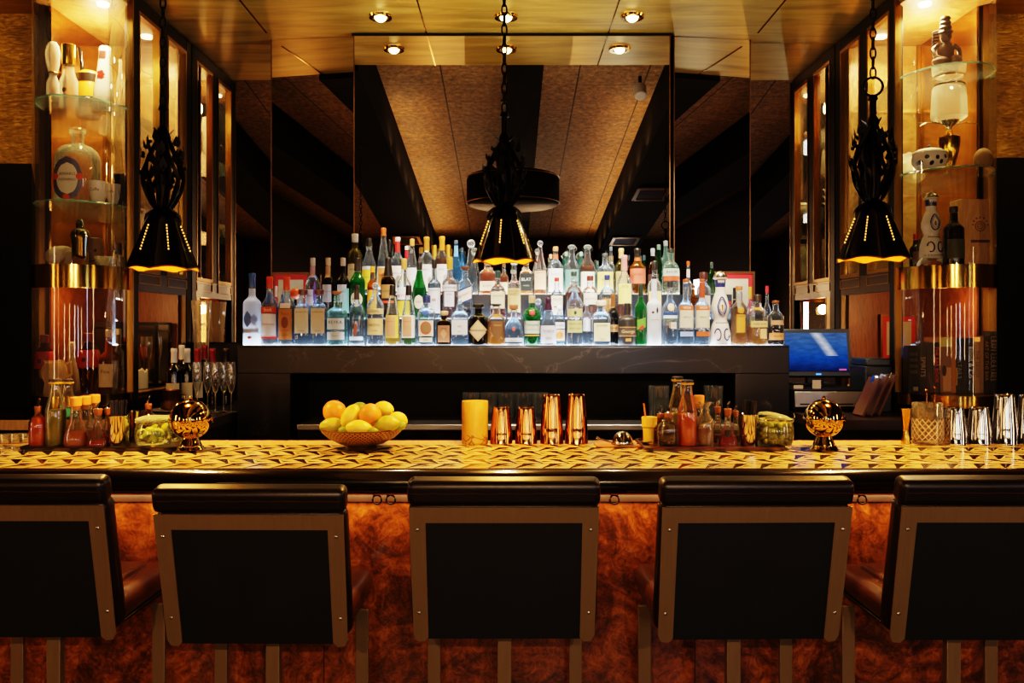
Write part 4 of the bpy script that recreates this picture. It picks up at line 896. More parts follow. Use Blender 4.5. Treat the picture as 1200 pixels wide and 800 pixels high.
 S(786, 20.5, 291, '3', 'round', 'aqua', ('rust', .42), ('2e302c', .08), [('rect', .40, .56, .92, 'b5c0b0', ('RHUM', .5, .7, '22302c')), ('rect', .30, .39, .92, 'd2502c')], 'large aqua bottle with red stripe label, right end of top step'),
 S(834, 9, 307, '3', 'wine', 'dgreen', None, ('3a4a44', .18, 'foil'), [], 'slim dark green bottle right of the top step row'),
]
for a, k in BOT:
    px, w, top, row, shape, gl, liq, cap, labels, desc = a
    Y = YR[row]; z = ZR[row]; H = wz(top, Y)-z; R = w/2*Y/F*.985
    bottle(wx(px, Y), Y, z, R, H, shape, gl, liq, cap, labels, desc, GRP[row], **k)
# painted ceramic decanter with silver dome stopper
M['silver'] = metal('silver_dome', 'f4f2ee', .22)
def painted_decanter(x, Y, z, H, R, desc, group):
    t = thing('ceramic_decanter', (x, Y, z), desc, 'decanter', group)
    pf = prof('gourd', R, H*.88)
    MB().lathe(pf, 32).build('body', GB['ceramic'](), t, angle=60)
    hb = H*.88; blue = P('24336e', .3)
    ph = MB()
    for k in range(-5, 6):
        u = k/5; z0 = hb*.70; d = hb*(.03+.10*abs(math.cos(k*PI/2)))
    MB().lathe([(pf[-1][0]*.92, hb*.885), (rad(pf, hb*.93)*1.03, hb*.93), (rad(pf, hb)*1.03, hb*.995)], 28, cap=False).build('neck_band', blue, t)
    m = MB()
    for k in range(5):
        xx = (k-2)/2*.55*rad(pf, hb*.97)*1.0
        a = surf(pf, 2, xx-.005, hb*.995, .002); b = surf(pf, 2, xx+.005, hb*.995, .002); c = surf(pf, 2, xx, hb*.94, .002)
        m.add([a, b, c], [(0, 1, 2)])
    m.build('pale_point', GB['ceramic'](), t, smooth=False)
    q = MB()
    q.f = []
    for (zc, hz, hx, w) in ((.60, .135, .40, .07), (.60, .10, .27, .02)):
        pts = [surf(pf, 2, R*hx*math.cos(a)*(1 if math.sin(a) < 0 else (1-.45*math.sin(a))), hb*(zc+hz*math.sin(a)), .0015) for a in [2*PI*i/36 for i in range(36)]]
        q.tube(pts, .0030 if w > .05 else .0012, 6, True)
    for s in (-1, 1):
        pts = [surf(pf, 2, s*R*(.42+.26*math.cos(a)), hb*(.17+.085*math.sin(a)), .0015) for a in [PI*.35*s+1.6*PI*i/20*s for i in range(21)]]
        q.tube(pts, .0030, 6)
    q.build('painted_line', blue, t)
    d = MB()
    for k in range(9): p = surf(pf, 2, R*(k-4)/4.4*.9, hb*.025, .0008); d.sphere(p, .0028, seg=8, rings=5)
    for k in range(7): p = surf(pf, 2, R*(k-3)/3.4*.55, hb*.345, .0008); d.sphere(p, .0030, seg=8, rings=5)
    d.build('painted_dot', blue, t)
    MB().lathe([(0, hb*.50), (.004, hb*.50)], 10).build('crest', 'gold', t, loc=(0, surf(pf, 2, 0, hb*.58)[1]-0.003, hb*.08)) if False else None
    patch(pf, 2, hb*.53, hb*.62, R*.10, 'oval', .0012).build('crest', 'gold', t)
    r0 = pf[-1][0]
    MB().lathe([(r0*1.02, hb), (r0*1.35, hb+.004), (r0*1.35, hb+.008), (r0*.5, hb+.010)], 28).build('collar', GB['ceramic'](), t)
    hh = H-hb-.009
    MB().lathe([(r0*1.28*math.cos(a), hb+.009+hh*math.sin(a)) for a in [PI/2*i/8 for i in range(8)]]+[(.0001, H)], 28).build('stopper', 'silver', t)
    return t
painted_decanter(wx(844, 4.09), 4.09, L0, wz(317, 4.09)-L0, .0505, 'white ceramic decanter with blue painted scrolls and silver dome stopper, among front bottles', None)
# ================================================================ THINGS ON THE BAR
def bx_(px, Y): return wx(px, Y)
def cup(t, prof_, mat, name='body', seg=36, n=2): return MB().lathe(prof_, seg, n, cap=False).build(name, mat, t, angle=45)
TZ = BZ+.009
def tray(px0, px1, Y0, Y1, lab, mat):
    x0, x1 = wx(px0, Y0), wx(px1, Y0)
    t = thing('serving_tray', ((x0+x1)/2, (Y0+Y1)/2, BZ), lab, 'tray', 'bar trays')
    w, d = (x1-x0)/2, (Y1-Y0)/2
    MB().extrude_poly(rr(w, d, .03), .001, .008).build('tray_base', mat, t, angle=40)
    MB().tube([(x, y, .010) for x, y in rr(w, d, .03)], .005, 6, True).build('tray_rim', mat, t)
tray(20, 206, 2.775, 3.0, 'long black tray under the bottles at left end of bar', P('15100d', .3))
tray(756, 922, 2.775, 3.0, 'long dark brown tray under the bottles right of centre', P('3a1c10', .3))
def milk_bottle(px, top, w, Y, col, lev, lab, band=None, z=TZ):
    H = wz(top, Y)-z; R = w/2*Y/F
    t = thing('glass_bottle', (wx(px, Y), Y, z), lab, 'bottle', 'swing neck juice bottles on the bar')
    pf = [(R*.92, 0), (R, .008), (R, H*.52), (R*.94, H*.58), (R*.72, H*.70), (R*.56, H*.80), (R*.50, H*.88), (R*.50, H*.965), (R*.60, H*.97), (R*.60, H)]
    cup(t, pf, GL('f2efe2', .02, .02, 1.1), 'glass')
    l = MB().lathe([(R*.9, .006)]+[(rad(pf, lev*H*f)*.94, lev*H*f) for f in (.08, .5, .8, 1)], 24).build('liquid', LQ(col, .8), t, angle=50)
    MB().lathe([(R*.62, H*.955), (R*.66, H*.965), (R*.66, H*.98)], 20).build('neck_ring', P('d8a020', .4), t)
    MB().lathe([(R*.60, H*.985), (R*.60, H+.004), (R*.5, H+.006)], 20).build('cap', P('14100c', .4), t)
    if band: MB().lathe([(R*1.01, H*.42), (R*1.01, H*.56)], 24, cap=False).build('label', P(band, .5), t)
milk_bottle(65, 446, 23, 2.84, 'aaa428', .56, 'clear bottle of cloudy green juice on the left tray')
milk_bottle(79, 446, 22, 2.94, 'b98a3a', .10, 'clear bottle with teal band behind the green juice bottle', '1f7a70')
milk_bottle(805.5, 447, 23, 2.83, 'ff8530', .50, 'clear bottle of orange grapefruit juice on the right tray')
milk_bottle(794, 443, 22, 2.94, 'c2b03c', .46, 'clear bottle of yellow juice behind the grapefruit juice bottle')
def dasher(px, top, w, Y, col, lev, lab, kind='round', spout=True, z=TZ, glass='efe8d8'):
    H = wz(top, Y)-z; R = w/2*Y/F
    t = thing('bitters_bottle', (wx(px, Y), Y, z), lab, 'dasher bottle', 'dasher bottles on the bar trays')
    hb = H*.74
    if kind == 'round': pf = [(R*.92, 0), (R, .006), (R, hb*.62), (R*.93, hb*.72), (R*.62, hb*.82), (R*.36, hb*.90), (R*.34, hb)]
    elif kind == 'flask': pf = [(R*.96, 0), (R, .008), (R*.97, hb*.16), (R*.70, hb*.36), (R*.42, hb*.56), (R*.30, hb*.72), (R*.30, hb*.97), (R*.36, hb)]
    else: pf = [(R*.94, 0), (R, .006), (R, hb*.5), (R*.8, hb*.66), (R*.52, hb*.8), (R*.52, hb*.96), (R*.6, hb)]
    cup(t, pf, GL(glass, .02, .02, 1.1), 'glass')
    MB().lathe([(R*.88, .005)]+[(rad(pf, lev*hb*f)*.93, lev*hb*f) for f in (.1, .5, 1)], 24).build('liquid', LQ(col, .7), t, angle=50)
    MB().lathe([(R*.30, hb-.008), (R*.36, hb), (R*.40, hb+H*.09), (R*.34, hb+H*.10)], 18).build('stopper', P('7a4420', .5) if spout else M['orange_cork'], t)
    if spout:
        MB().tube([(0, 0, hb+H*.09), (0, 0, hb+H*.16), (R*.12, 0, H*.96), (R*.2, 0, H)], [.0055, .005, .004, .003], 8).build('spout', 'steel', t)
dasher(44.5, 467, 20, 2.83, 'ff7218', .82, 'small bottle of orange bitters with metal pourer, leftmost on left tray')
dasher(115, 470, 26, 2.82, 'd41410', .20, 'conical flask of deep red bitters with thin spout on left tray', 'flask')
dasher(126, 470, 18, 2.90, '7a2a12', .3, 'narrow spouted dasher behind the red flask on left tray', 'flask')
dasher(174, 464, 20, 2.92, '4a2a12', .5, 'brown glass dasher between steel cup and lime jar', 'round', glass='b98a50')
dasher(783, 476, 24, 2.82, '2a120c', .56, 'round bottle of dark brown bitters at left end of right tray')
dasher(774, 478, 20, 2.93, '8a3a14', .6, 'brown bitters bottle half hidden behind the dark bitters bottle', glass='c08a50')
dasher(853, 470, 24, 2.82, 'c81818', .26, 'conical flask of red bitters with twin spout on right tray', 'flask')
dasher(841, 468, 20, 2.93, '6a3a18', .25, 'spouted conical flask behind, left of the red flask on right tray', 'flask')
dasher(862, 474, 18, 2.94, '6a4a2a', .25, 'spouted conical flask behind, right of the red flask on right tray', 'flask')
def cork_flask(px, top, w, Y, col, lev, lab):
    z = TZ; H = wz(top, Y)-z; R = w/2*Y/F; hb = H*.80
    t = thing('corked_flask', (wx(px, Y), Y, z), lab, 'flask', 'corked flasks on the bar trays')
    pf = [(R*.95, 0), (R, .008), (R*.98, hb*.25), (R*.8, hb*.45), (R*.52, hb*.66), (R*.42, hb*.8), (R*.44, hb)]
    cup(t, pf, GL('f2eee0', .02, .02, 1.1), 'glass')
    MB().lathe([(R*.88, .005)]+[(rad(pf, lev*hb*f)*.94, lev*hb*f) for f in (.1, .6, 1)], 24).build('liquid', LQ(col, .5), t, angle=50)
    rc = .0155
    MB().lathe([(R*.40, hb-.012), (rc*.9, hb), (rc*1.15, hb+.004), (rc*1.2, H-.003), (rc*1.05, H)], 20).build('cork', 'orange_cork', t)
cork_flask(89, 465, 27, 2.83, 'ff9238', .38, 'corked flask of pale orange syrup, leftmost of the three on left tray')
cork_flask(100, 464, 24, 2.905, 'd88a34', .36, 'corked flask standing behind, middle of the three on left tray')
cork_flask(111, 462, 24, 2.965, 'c87a30', .36, 'corked flask behind the red bitters, rightmost of three on left tray')
cork_flask(819, 463, 20, 2.95, 'b87a3a', .3, 'corked flask behind the grapefruit juice bottle on right tray')
# stemless clear decanter
Y = 2.83; z = TZ; t = thing('glass_decanter', (wx(826, Y), Y, z), 'small clear decanter with citrus liquid and lemon twist on right tray', 'decanter')
H = wz(471, Y)-z; R = 20/2*Y/F
pf = [(R*.7, 0), (R*.95, .006), (R, H*.2), (R, H*.5), (R*.9, H*.62), (R*.5, H*.74), (R*.46, H*.9), (R*.8, H*.985), (R*.82, H)]
cup(t, pf, GL('f2f0e4', .05, .02, 1.2), 'glass')
MB().lathe([(R*.66, .006), (R*.93, .02), (R*.93, H*.42)], 24).build('liquid', LQ('d8a440', .35), t)
MB().tube([(R*.75*math.cos(a), R*.75*math.sin(a), H*(.30+.05*a)) for a in [PI+.25*i for i in range(14)]], .003, 6).build('lemon_twist', P('e8b030', .5), t)
# steel cups with black straws
def steel_cup(px, top, w, Y, lab, straws, z=TZ):
    H = wz(top, Y)-z; R = w/2*Y/F
    t = thing('steel_cup', (wx(px, Y), Y, z), lab, 'cup', 'steel cups on the bar trays')
    cup(t, [(0, .001), (R*.90, 0), (R*.93, .004), (R, H-.003), (R*1.03, H-.001), (R*1.02, H), (R*.97, H-.001), (R*.88, .005), (0, .005)], 'steel', 'cup_body')
    rnd = random.Random(px)
    for k in range(straws):
        a = rnd.random()*2*PI; q = math.sqrt((k+.5)/straws)*.82
        bx, by = R*.6*q*math.cos(a), R*.6*q*math.sin(a); tx, ty = R*1.0*q*math.cos(a)*1.05, R*.8*q*math.sin(a)
        L = .148+.006*rnd.random()
        s = MB().tube([(bx, by, .008), (tx, ty, L)], .0026, 6).build('drinking_straw', P('0a0908', .35), None, loc=(wx(px, Y), Y, z))
        tag(s, 'thin black drinking straw in the %s steel cup' % ('left' if px < 600 else 'right'), 'straw', 'black straws in the %s steel cup' % ('left' if px < 600 else 'right'))
steel_cup(140, 486, 26, 2.83, 'steel cup full of black straws on the left tray', 22)
steel_cup(160, 481, 15, 2.93, 'slimmer steel cup behind the lime jar on the left tray', 0)
steel_cup(877.5, 485, 22, 2.83, 'steel cup full of black straws on the right tray', 20)
# glass jars with limes and olives
def jar(px, top, w, Y, lab, items, lid_tilt, z=TZ):
    H = wz(top, Y)-z; R = w/2*Y/F; c = (wx(px, Y), Y, z)
    t = thing('glass_jar', c, lab, 'jar', 'lidded glass jars on the bar trays')
    pf = [(R*.70, 0), (R*.88, .006), (R, H*.30), (R, H*.55), (R*.93, H*.74), (R*.90, H*.80), (R*.98, H*.82), (R*.98, H*.88)]
    cup(t, pf, GL('f0f4ea', .02, .02, 1.1), 'glass')
    lid = MB().lathe([(R*.98, 0), (R*1.0, .006), (R*.9, .010), (R*.55, .016), (0, .018)], 28, cap=False)
    lid.xf(Matrix.Translation((0, 0, H*.89)) @ Matrix.Rotation(lid_tilt, 4, 'Y')).build('lid', GL('dce8d0', .16, .04, 1.2), t)
    MB().torus((0, 0, H*.86), R*1.0, .0022, seg=28).tube([(R, 0, H*.86), (R*1.1, 0, H*.95), (R*1.02, 0, H*1.05)], .0016, 6).build('clip_wire', 'steel', t)
    return c, R, H
c, R, H = jar(180, 489, 41, 2.83, 'glass jar of lime wedges on the left tray', None, 0)
rnd = random.Random(3)
for k in range(18):
    a = rnd.random()*2*PI; q = .70*R*math.sqrt(rnd.random()); zz = .020+.042*(k/18)
    lw = MB().lathe([(0, -.017), (.009, -.012), (.013, 0), (.009, .012), (0, .017)], 10, cap=False)
    lw.v = [(x, max(y, -.002), zq) for x, y, zq in lw.v]
    o = lw.xf(Matrix.Rotation(rnd.random()*6, 4, 'Z') @ Matrix.Rotation(rnd.random()*2.4, 4, 'X')).build('lime_wedge', P(('b8bc3c', '8fa030', 'd0c850')[k % 3], .4), None, loc=(c[0]+q*math.cos(a), c[1]+q*math.sin(a), c[2]+zz))
    tag(o, 'green lime wedge piled inside the left glass jar', 'lime wedge', 'lime wedges in the jar')
jar(196, 489, 34, 2.93, 'second glass jar standing behind the jar of lime wedges', None, 0)
c, R, H = jar(909, 486, 41, 2.83, 'glass jar of green olives with raised lid on the right tray', None, .22)
k = 0
for lay in range(4):
    for ring, cnt in ((.78, 9), (.42, 5), (.0, 1)):
        for i in range(cnt):
            a = 2*PI*(i+.5*(lay % 2))/cnt+lay; rq = R*ring*(.86 if lay == 0 else 1)
            o = MB().sphere((0, 0, 0), .0105, sz=1.18, seg=12, rings=8).build('green_olive', P(('9a9a34', '8a8c2c', 'aaa63e')[k % 3], .3), None, loc=(c[0]+rq*math.cos(a), c[1]+rq*math.sin(a), c[2]+.017+.0185*lay)); k += 1
            o.rotation_euler = (rnd.random()*3, rnd.random()*3, 0)
            tag(o, 'green olive in the olive jar on the right tray', 'olive', 'green olives in the jar')
# polished globes on feet
def globe(px, py, rp, Y, lab, zfoot):
    x = wx(px, Y); zc = wz(py, Y); R = rp*Y/F
    t = thing('metal_globe', (x, Y, BZ), lab, 'serving globe', 'polished serving globes on the bar')
    h = zc-BZ; n = 14
    MB().lathe([(R*math.cos(a), h+R*math.sin(a)) for a in [-PI/2+.35+(PI/2-.37)*i/n for i in range(n+1)]], 40, cap=False).build('bowl', 'globe', t)
    MB().lathe([(R*1.0*math.cos(a), h+R*math.sin(a)) for a in [.02+(PI/2-.03)*i/n for i in range(n+1)]], 40).build('dome_lid', 'globe', t)
    MB().torus((0, 0, h), R*1.02, .0035, seg=40).build('rim_ring', 'globe', t)
    MB().sphere((0, 0, h+R+.004), .007, seg=12, rings=8).build('lid_knob', 'globe', t)
    hf = h-R*.93
    MB().lathe([(R*.70, 0), (R*.72, .004), (R*.66, .008), (R*.64, .012), (R*.56, .016), (R*.55, .02), (R*.46, hf*.75), (R*.40, hf+.004), (0, hf+.004)], 36, cap=False).build('foot', 'globe', t)
    MB().tube([(R*1.0, 0, h), (R*1.10, 0, h+.004), (R*1.13, 0, h-.010)], .003, 6).build('hinge', 'globe', t)
M['globe'] = metal('pale_gold_polished', 'd9b877', .06)
globe(223, 491, 23.5, 2.80, 'polished metal globe on a ringed foot beside the lime jar', 529)
globe(965.5, 490, 22.5, 2.81, 'polished metal globe on a ringed foot right of the olive jar', 527)
# low glass blocks at far left
for k, px in enumerate((6, 18, 31)):
    Y = 2.96+.01*k; o = thing('glass_tealight', (wx(px, Y), Y, BZ), ['low clear glass votive at left edge of bar, first of three', 'low clear glass votive at left edge of bar, middle of three', 'low clear glass votive at left end of bar beside the tray'][k], 'votive glass', 'low glass votives')
    cup(o, [(.0, .001), (.017, 0), (.0185, .004), (.019, .034), (.0165, .034), (.016, .010), (0, .010)], GL('f4eedd', .10, .02, 1.3), 'glass_body', 8)
    MB().lathe([(0, .011), (.014, .011), (.014, .016), (0, .016)], 16, cap=False).build('wax', P('e8d8b0', .5), o)
# ---------------------------------------------------------------- fruit bowl
def m_lattice():
    t = NT('cut_lattice_metal'); tc = t.n('ShaderNodeTexCoord'); sp = t.n('ShaderNodeSeparateXYZ', {0: tc.outputs['Object']})
    ang = t.math('ARCTAN2', sp.outputs[1], sp.outputs[0]); u = t.math('MULTIPLY', ang, 8.0); v = t.math('MULTIPLY', sp.outputs[2], 95.0)
    a = t.math('ABSOLUTE', t.math('SUBTRACT', t.math('FRACT', t.math('ADD', u, v)), .5)); b = t.math('ABSOLUTE', t.math('SUBTRACT', t.math('FRACT', t.math('SUBTRACT', u, v)), .5))
    hole = t.math('MULTIPLY', t.math('LESS_THAN', a, .28), t.math('LESS_THAN', b, .28))
    return t.done(t.pr(t.mix(hole, lin('8a6a3c'), lin('1a0f07')), .42, .3))
M['lattice'] = m_lattice()
YB_ = 2.84; xb = wx(424, YB_)
t = thing('fruit_bowl', (xb, YB_, BZ), 'wide bronze bowl with diamond cut lattice holding citrus fruit', 'bowl')
RB = 48.5*YB_/F; HB = .069
cup(t, [(.0, .014), (.046, .013), (.075, .019), (RB*.80, .038), (RB*.94, .056), (RB, HB), (RB*.985, HB+.001), (RB*.92, .058), (RB*.78, .042), (.07, .023), (0, .018)], 'lattice', 'bowl_body', 48)
MB().torus((0, 0, HB), RB*.995, .0025, seg=48).build('rim', 'bronze', t)
MB().lathe([(.050, 0), (.052, .003), (.046, .013), (0, .013)], 36, cap=False).build('foot', 'bronze', t)
def m_peel(c0, c1):
    k = 'peel'+c0
    if k not in M:
        tt = NT('citrus_peel'); v = tt.coords(); nz = tt.noise(v, 90, 2); b = tt.noise(v, 14, 3)
        M[k] = tt.done(tt.pr(tt.mix(tt.ramp(b, [(.40, '000000'), (.62, 'ffffff')]), lin(c0), lin(c1)), .38, 0, Normal=tt.bump(nz, .25, .003)))
    return M[k]
def fruit(px, py, Y, wpx, hpx, kind, lab, tilt=0, yaw=0):
    c = {'orange': ('e8862a', 'f0932e'), 'lemon': ('e6c034', 'edcc48'), 'lime': ('5a7a1e', '8a9a2a'), 'green_lemon': ('7a9428', 'ccb63c')}[kind]
    nm = {'orange': 'orange', 'lemon': 'lemon', 'lime': 'lime', 'green_lemon': 'lemon'}[kind]
    t = thing(nm, (wx(px, Y), Y, wz(py, Y)), lab, nm, 'citrus fruit in the bowl'); a = wpx/2*Y/F; b = hpx/2*Y/F
    n = 16; pr_ = []
    for i in range(n+1):
        th = PI*i/n; r = b*math.sin(th); q = -a*math.cos(th)
        if kind != 'orange':
            r = b*math.sin(th)**.85; q *= 1+.16*abs(math.cos(th))**6
        else: q *= (1-.05*abs(math.cos(th))**8)
        pr_.append((max(r, 1e-4), q))
    m = Matrix.Rotation(yaw, 4, 'Z') @ Matrix.Rotation(PI/2+tilt, 4, 'Y')
    if kind == 'orange': m = Matrix.Rotation(yaw, 4, 'Z') @ Matrix.Rotation(tilt, 4, 'Y')
    MB().lathe(pr_, 24, cap=False).xf(m).build('peel', m_peel(*c), t)
    tip = m @ Vector((0, 0, a*(1.10 if kind != 'orange' else .94)))
    MB().sphere(tip, .0042 if kind != 'orange' else .004, seg=10, rings=6).build('stem_tip', P('6a6a24', .6), t)
fruit(392, 482, 2.85, 27, 27, 'orange', 'orange at the upper left of the fruit bowl', .3)
fruit(433.5, 485.5, 2.79, 26, 26, 'orange', 'orange at the top centre of the fruit bowl', -.5)
fruit(410.5, 488, 2.80, 27, 20, 'lemon', 'lemon standing tilted between the two oranges', -1.05, .3)
fruit(450, 479, 2.89, 22, 18, 'lemon', 'lemon at the top right of the fruit pile', .2, -.4)
fruit(389, 498, 2.80, 25, 18, 'green_lemon', 'greenish lemon at the left rim of the bowl', -.1, .2)
fruit(420.5, 501.5, 2.745, 27, 19, 'lemon', 'lemon lying at the front of the bowl', .05)
fruit(453.5, 496.5, 2.77, 27, 20, 'green_lemon', 'half green lemon at the right front of the bowl', -.1, -.2)
fruit(467, 491, 2.86, 20, 17, 'lemon', 'lemon at the right rim of the bowl', .4, .5)
fruit(422.5, 477, 2.90, 15, 12, 'lime', 'small lime peeping out at the top of the fruit pile', .2)
fruit(444, 481.5, 2.92, 17, 14, 'lime', 'lime tucked behind the right orange', .3)
fruit(469.5, 499, 2.78, 12, 10, 'lime', 'small lime at the far right rim of the bowl', -.3)
fruit(436.5, 505, 2.735, 12, 9, 'lime', 'small lime showing just above the front rim of the bowl', 0)
fruit(402.5, 504, 2.75, 11, 9, 'lime', 'small lime wedged at front left, beneath the tilted lemon', 0)
# ---------------------------------------------------------------- mug, tins, strainer, cup
Y = 2.965
t = thing('wooden_mug', (wx(556.5, Y), Y, BZ), 'tall yellow bamboo coloured mug with carved base left of the copper tins', 'mug')
H = 50*Y/F; R = 15.5*Y/F
def m_mug():
    tt = NT('carved_mug'); v = tt.coords((1, 1, .35)); nz = tt.noise(v, 22, 4, .6, 1.5)
    tc = tt.n('ShaderNodeTexCoord'); sp = tt.n('ShaderNodeSeparateXYZ', {0: tc.outputs['Object']})
    low = tt.math('LESS_THAN', sp.outputs[2], .034); vo = tt.n('ShaderNodeTexVoronoi', {'Vector': tc.outputs['Object'], 'Scale': 38.0}, feature='DISTANCE_TO_EDGE').outputs[0]
    cut = tt.math('MULTIPLY', low, tt.math('LESS_THAN', vo, .06))
    return tt.done(tt.pr(tt.mix(cut, tt.ramp(nz, [(.3, 'c98a2a'), (.7, 'e0ac48')]), lin('8a5a1c')), .45, 0, Normal=tt.bump(nz, .15, .004)))
M['mug'] = m_mug()
cup(t, [(0, .001), (R*.94, 0), (R, .004), (R*.98, .012), (R, .02), (R*.985, .034), (R*.985, H*.5), (R, H-.004), (R*.98, H), (R*.86, H-.001), (R*.85, .012), (0, .012)], 'mug', 'mug_body')
def tin(px, top, wb, wt, Y, mat, lab, grp, base=519):
    H = (base-top)*Y/F; R = wb/2*Y/F; r = wt/2*Y/F
    t = thing('shaker_tin', (wx(px, Y), Y, BZ), lab, 'shaker tin', grp)
    cup(t, [(R*1.01, 0), (R*1.03, .002), (R*1.01, .004), (R*.985, H*.30), (R*.975, H*.34), (r*1.04, H-.010), (r*1.02, H-.005), (r*.98, H-.001), (r*.85, H), (r*.80, H-.004), (0, H-.004)], mat, 'tin_body', 40)
    MB().torus((0, 0, H-.002), r*.92, .0018, seg=30).build('base_rim', 'steel', t)
G1 = 'copper shaker tins standing upside down'; G2 = 'steel shaker tins standing upside down'
tin(587.5, 476, 26, 19, 2.965, M['copper'], 'short copper shaker tin upside down, nearest the wooden mug', G1)
tin(616.5, 476, 26, 19, 2.965, M['copper'], 'short copper shaker tin upside down, nearest the tall tins', G1)
tin(646.5, 461, 27, 19.5, 2.965, M['copper'], 'tall copper shaker tin upside down, left of the tall pair', G1)
tin(675.5, 461, 27, 19.5, 2.965, M['copper'], 'tall copper shaker tin upside down, right of the tall pair', G1)
tin(1119, 476, 27, 20, 2.96, M['steel'], 'short steel shaker tin next to the crystal mixing glass', G2)
tin(1147.5, 476, 27, 20, 2.96, M['steel'], 'short steel shaker tin beside the tall steel tin', G2)
tin(1177.5, 461, 28, 21, 2.96, M['steel'], 'tall steel shaker tin near right end of the bar', G2)
tin(1206, 461, 28, 21, 2.96, M['steel'], 'tall steel shaker tin cut by the right edge of the photo', G2)
# napkin board with strainer dome, spoon and picks
Y = 2.90
t = thing('small_board', (wx(729, Y), Y, BZ), 'small orange wooden board holding strainer and picks', 'board')
MB().box(-.092, -.042, .001, .092, .05, .008).build('board_plate', P('c8792e', .45), t, bevel=.002)
t = thing('julep_strainer', (wx(729.5, 2.88), 2.88, BZ+.0085), 'polished domed strainer with side handle resting on the orange board', 'strainer')
MB().lathe([(.0355, 0), (.036, .003), (.034, .016), (.028, .031), (.016, .042), (.0, .046)], 32, cap=False).build('dome', 'steel', t)
MB().torus((0, 0, .002), .036, .002, seg=32).build('rim', 'steel', t)
MB().tube([(-.034, 0, .006), (-.055, .0, .012), (-.078, .0, .018), (-.088, .0, .024)], [.006, .0055, .0075, .010], 10, flat=.5).build('handle', 'steel', t)
for k in range(5):
    o = MB().tube([(0, 0, 0), (.026, .010, .004)], .0022, 6).build('cocktail_pick', P(('5a3a20', '2c2a26')[k % 2], .4), None, loc=(wx(746, 2.88)+.007*k, 2.875+.004*k, BZ+.0115))
    tag(o, 'short dark cocktail pick lying on the orange board', 'pick', 'cocktail picks on the board')
Y = 2.93
t = thing('bamboo_cup', (wx(761, Y), Y, BZ), 'small yellow flared cup at the left end of right tray', 'cup')
H = (521-488)*Y/F; R = 8.6*Y/F
cup(t, [(0, .001), (R*.80, 0), (R*.84, .005), (R*.86, H*.62), (R*1.04, H*.66), (R*1.06, H*.99), (R*1.0, H), (R*.9, H-.001), (R*.8, H*.6), (0, H*.6)], P('dcae3e', .45), 'cup_body')
o = MB().tube([(0, 0, 0), (-.010, 0, .082)], .003, 8).build('stir_stick', P('c8702c', .5), None, loc=(wx(758, Y), Y-.0, BZ+H*.62)); tag(o, 'orange wooden stir stick leaning in the small yellow cup', 'stir stick')
# jigger, mixing glass with two bar spoons
Y = 2.96
t = thing('jigger', (wx(1061.5, Y), Y, BZ), 'slim gold double cone jigger left of the mixing glass', 'jigger')
H = 41*Y/F
MB().lathe([(.0165, 0), (.0168, .002), (.0085, H*.40)], 28).build('lower_cone', 'gold', t)
MB().lathe([(.0085, H*.405), (.0195, H-.002), (.020, H), (.018, H), (.008, H*.42)], 28, cap=False).build('upper_cone', 'gold', t)
MB().torus((0, 0, H*.403), .009, .0016, seg=24).build('waist_ring', 'gold', t)
t = thing('mixing_glass', (wx(1087, Y), Y, BZ), 'crystal mixing glass cut with diamond pattern', 'mixing glass')
R = 17*Y/F; H = 48*Y/F
cup(t, [(0, .001), (R*.9, 0), (R, .006), (R, H), (R*.93, H), (R*.92, .018), (0, .016)], GL('f0ece0', .05, .02, 1.2), 'glass_body')
m = MB()
for k in range(16):
    for s in (-1, 1):
        pts = [((R+.0006)*math.cos(a), (R+.0006)*math.sin(a), H*.12+H*.50*f) for f in [i/8 for i in range(9)] for a in [2*PI*k/16+s*f*1.2]]
        m.tube(pts, .0011, 4)
m.build('cut_line', GL('ffe9c8', .55, .05, 1.2), t)
for k, (px, top, lean) in enumerate(((1085, 448, -.004), (1095, 446, .006))):
    L = (505-top)*Y/F
    t = thing('bar_spoon', (wx(px, Y), Y-.01+.02*k, BZ+.02), '%s of two long twisted bar spoons standing in the mixing glass' % ('left', 'right')[k], 'bar spoon', 'bar spoons in the mixing glass')
    MB().tube([(0, 0, .01), (lean, 0, L)], .0022, 6).build('shaft', 'copper', t)
    MB().sphere((0, 0, .008), .009, sx=1, sy=.35, sz=1.4, seg=12, rings=8).build('bowl', 'copper', t)
    MB().sphere((lean, 0, L), .0045, seg=10, rings=6).build('tip', 'copper', t)
# ================================================================ WORK COUNTER GLASSES
def tumbler(px, top, w, Y, z, lab, grp, name='ribbed_tumbler'):
    H = wz(top, Y)-z; R = w/2*Y/F
    t = thing(name, (wx(px, Y), Y, z), lab, 'glass', grp)
    def rib(v):
        a = math.atan2(v[1], v[0]); k = 1+.03*math.cos(18*a); return (v[0]*k, v[1]*k, v[2])
    m = MB().lathe([(0, .002), (R*.85, 0), (R*.9, .004), (R*.96, H*.5), (R, H), (R*.93, H), (R*.84, .012), (0, .010)], 72, cap=False); m.v = [rib(v) for v in m.v]
    m.build('glass_body', GL('eef0ea', .025, .03, 1.4), t, angle=60)
for k, px in enumerate((552, 573, 593.5, 613, 633)):
    tumbler(px, 460, 20, 4.02, 1.0305, ['ribbed tumbler behind the wooden mug on the steel counter', 'ribbed tumbler just right of the wooden mug on the steel counter', 'ribbed tumbler behind the first copper tin on the steel counter',
        'ribbed tumbler behind the second copper tin on the steel counter', 'ribbed tumbler left of the tall copper tins on the steel counter'][k], 'ribbed tumblers on the steel counter')
tumbler(772, 452, 24, 4.02, 1.0305, 'clear goblet shaped glass behind the dark bitters bottle', 'spare glasses on the steel counter', 'clear_glass')
tumbler(836, 452, 22, 4.02, 1.0305, 'clear glass on the steel counter behind the small decanter', 'spare glasses on the steel counter', 'clear_glass')
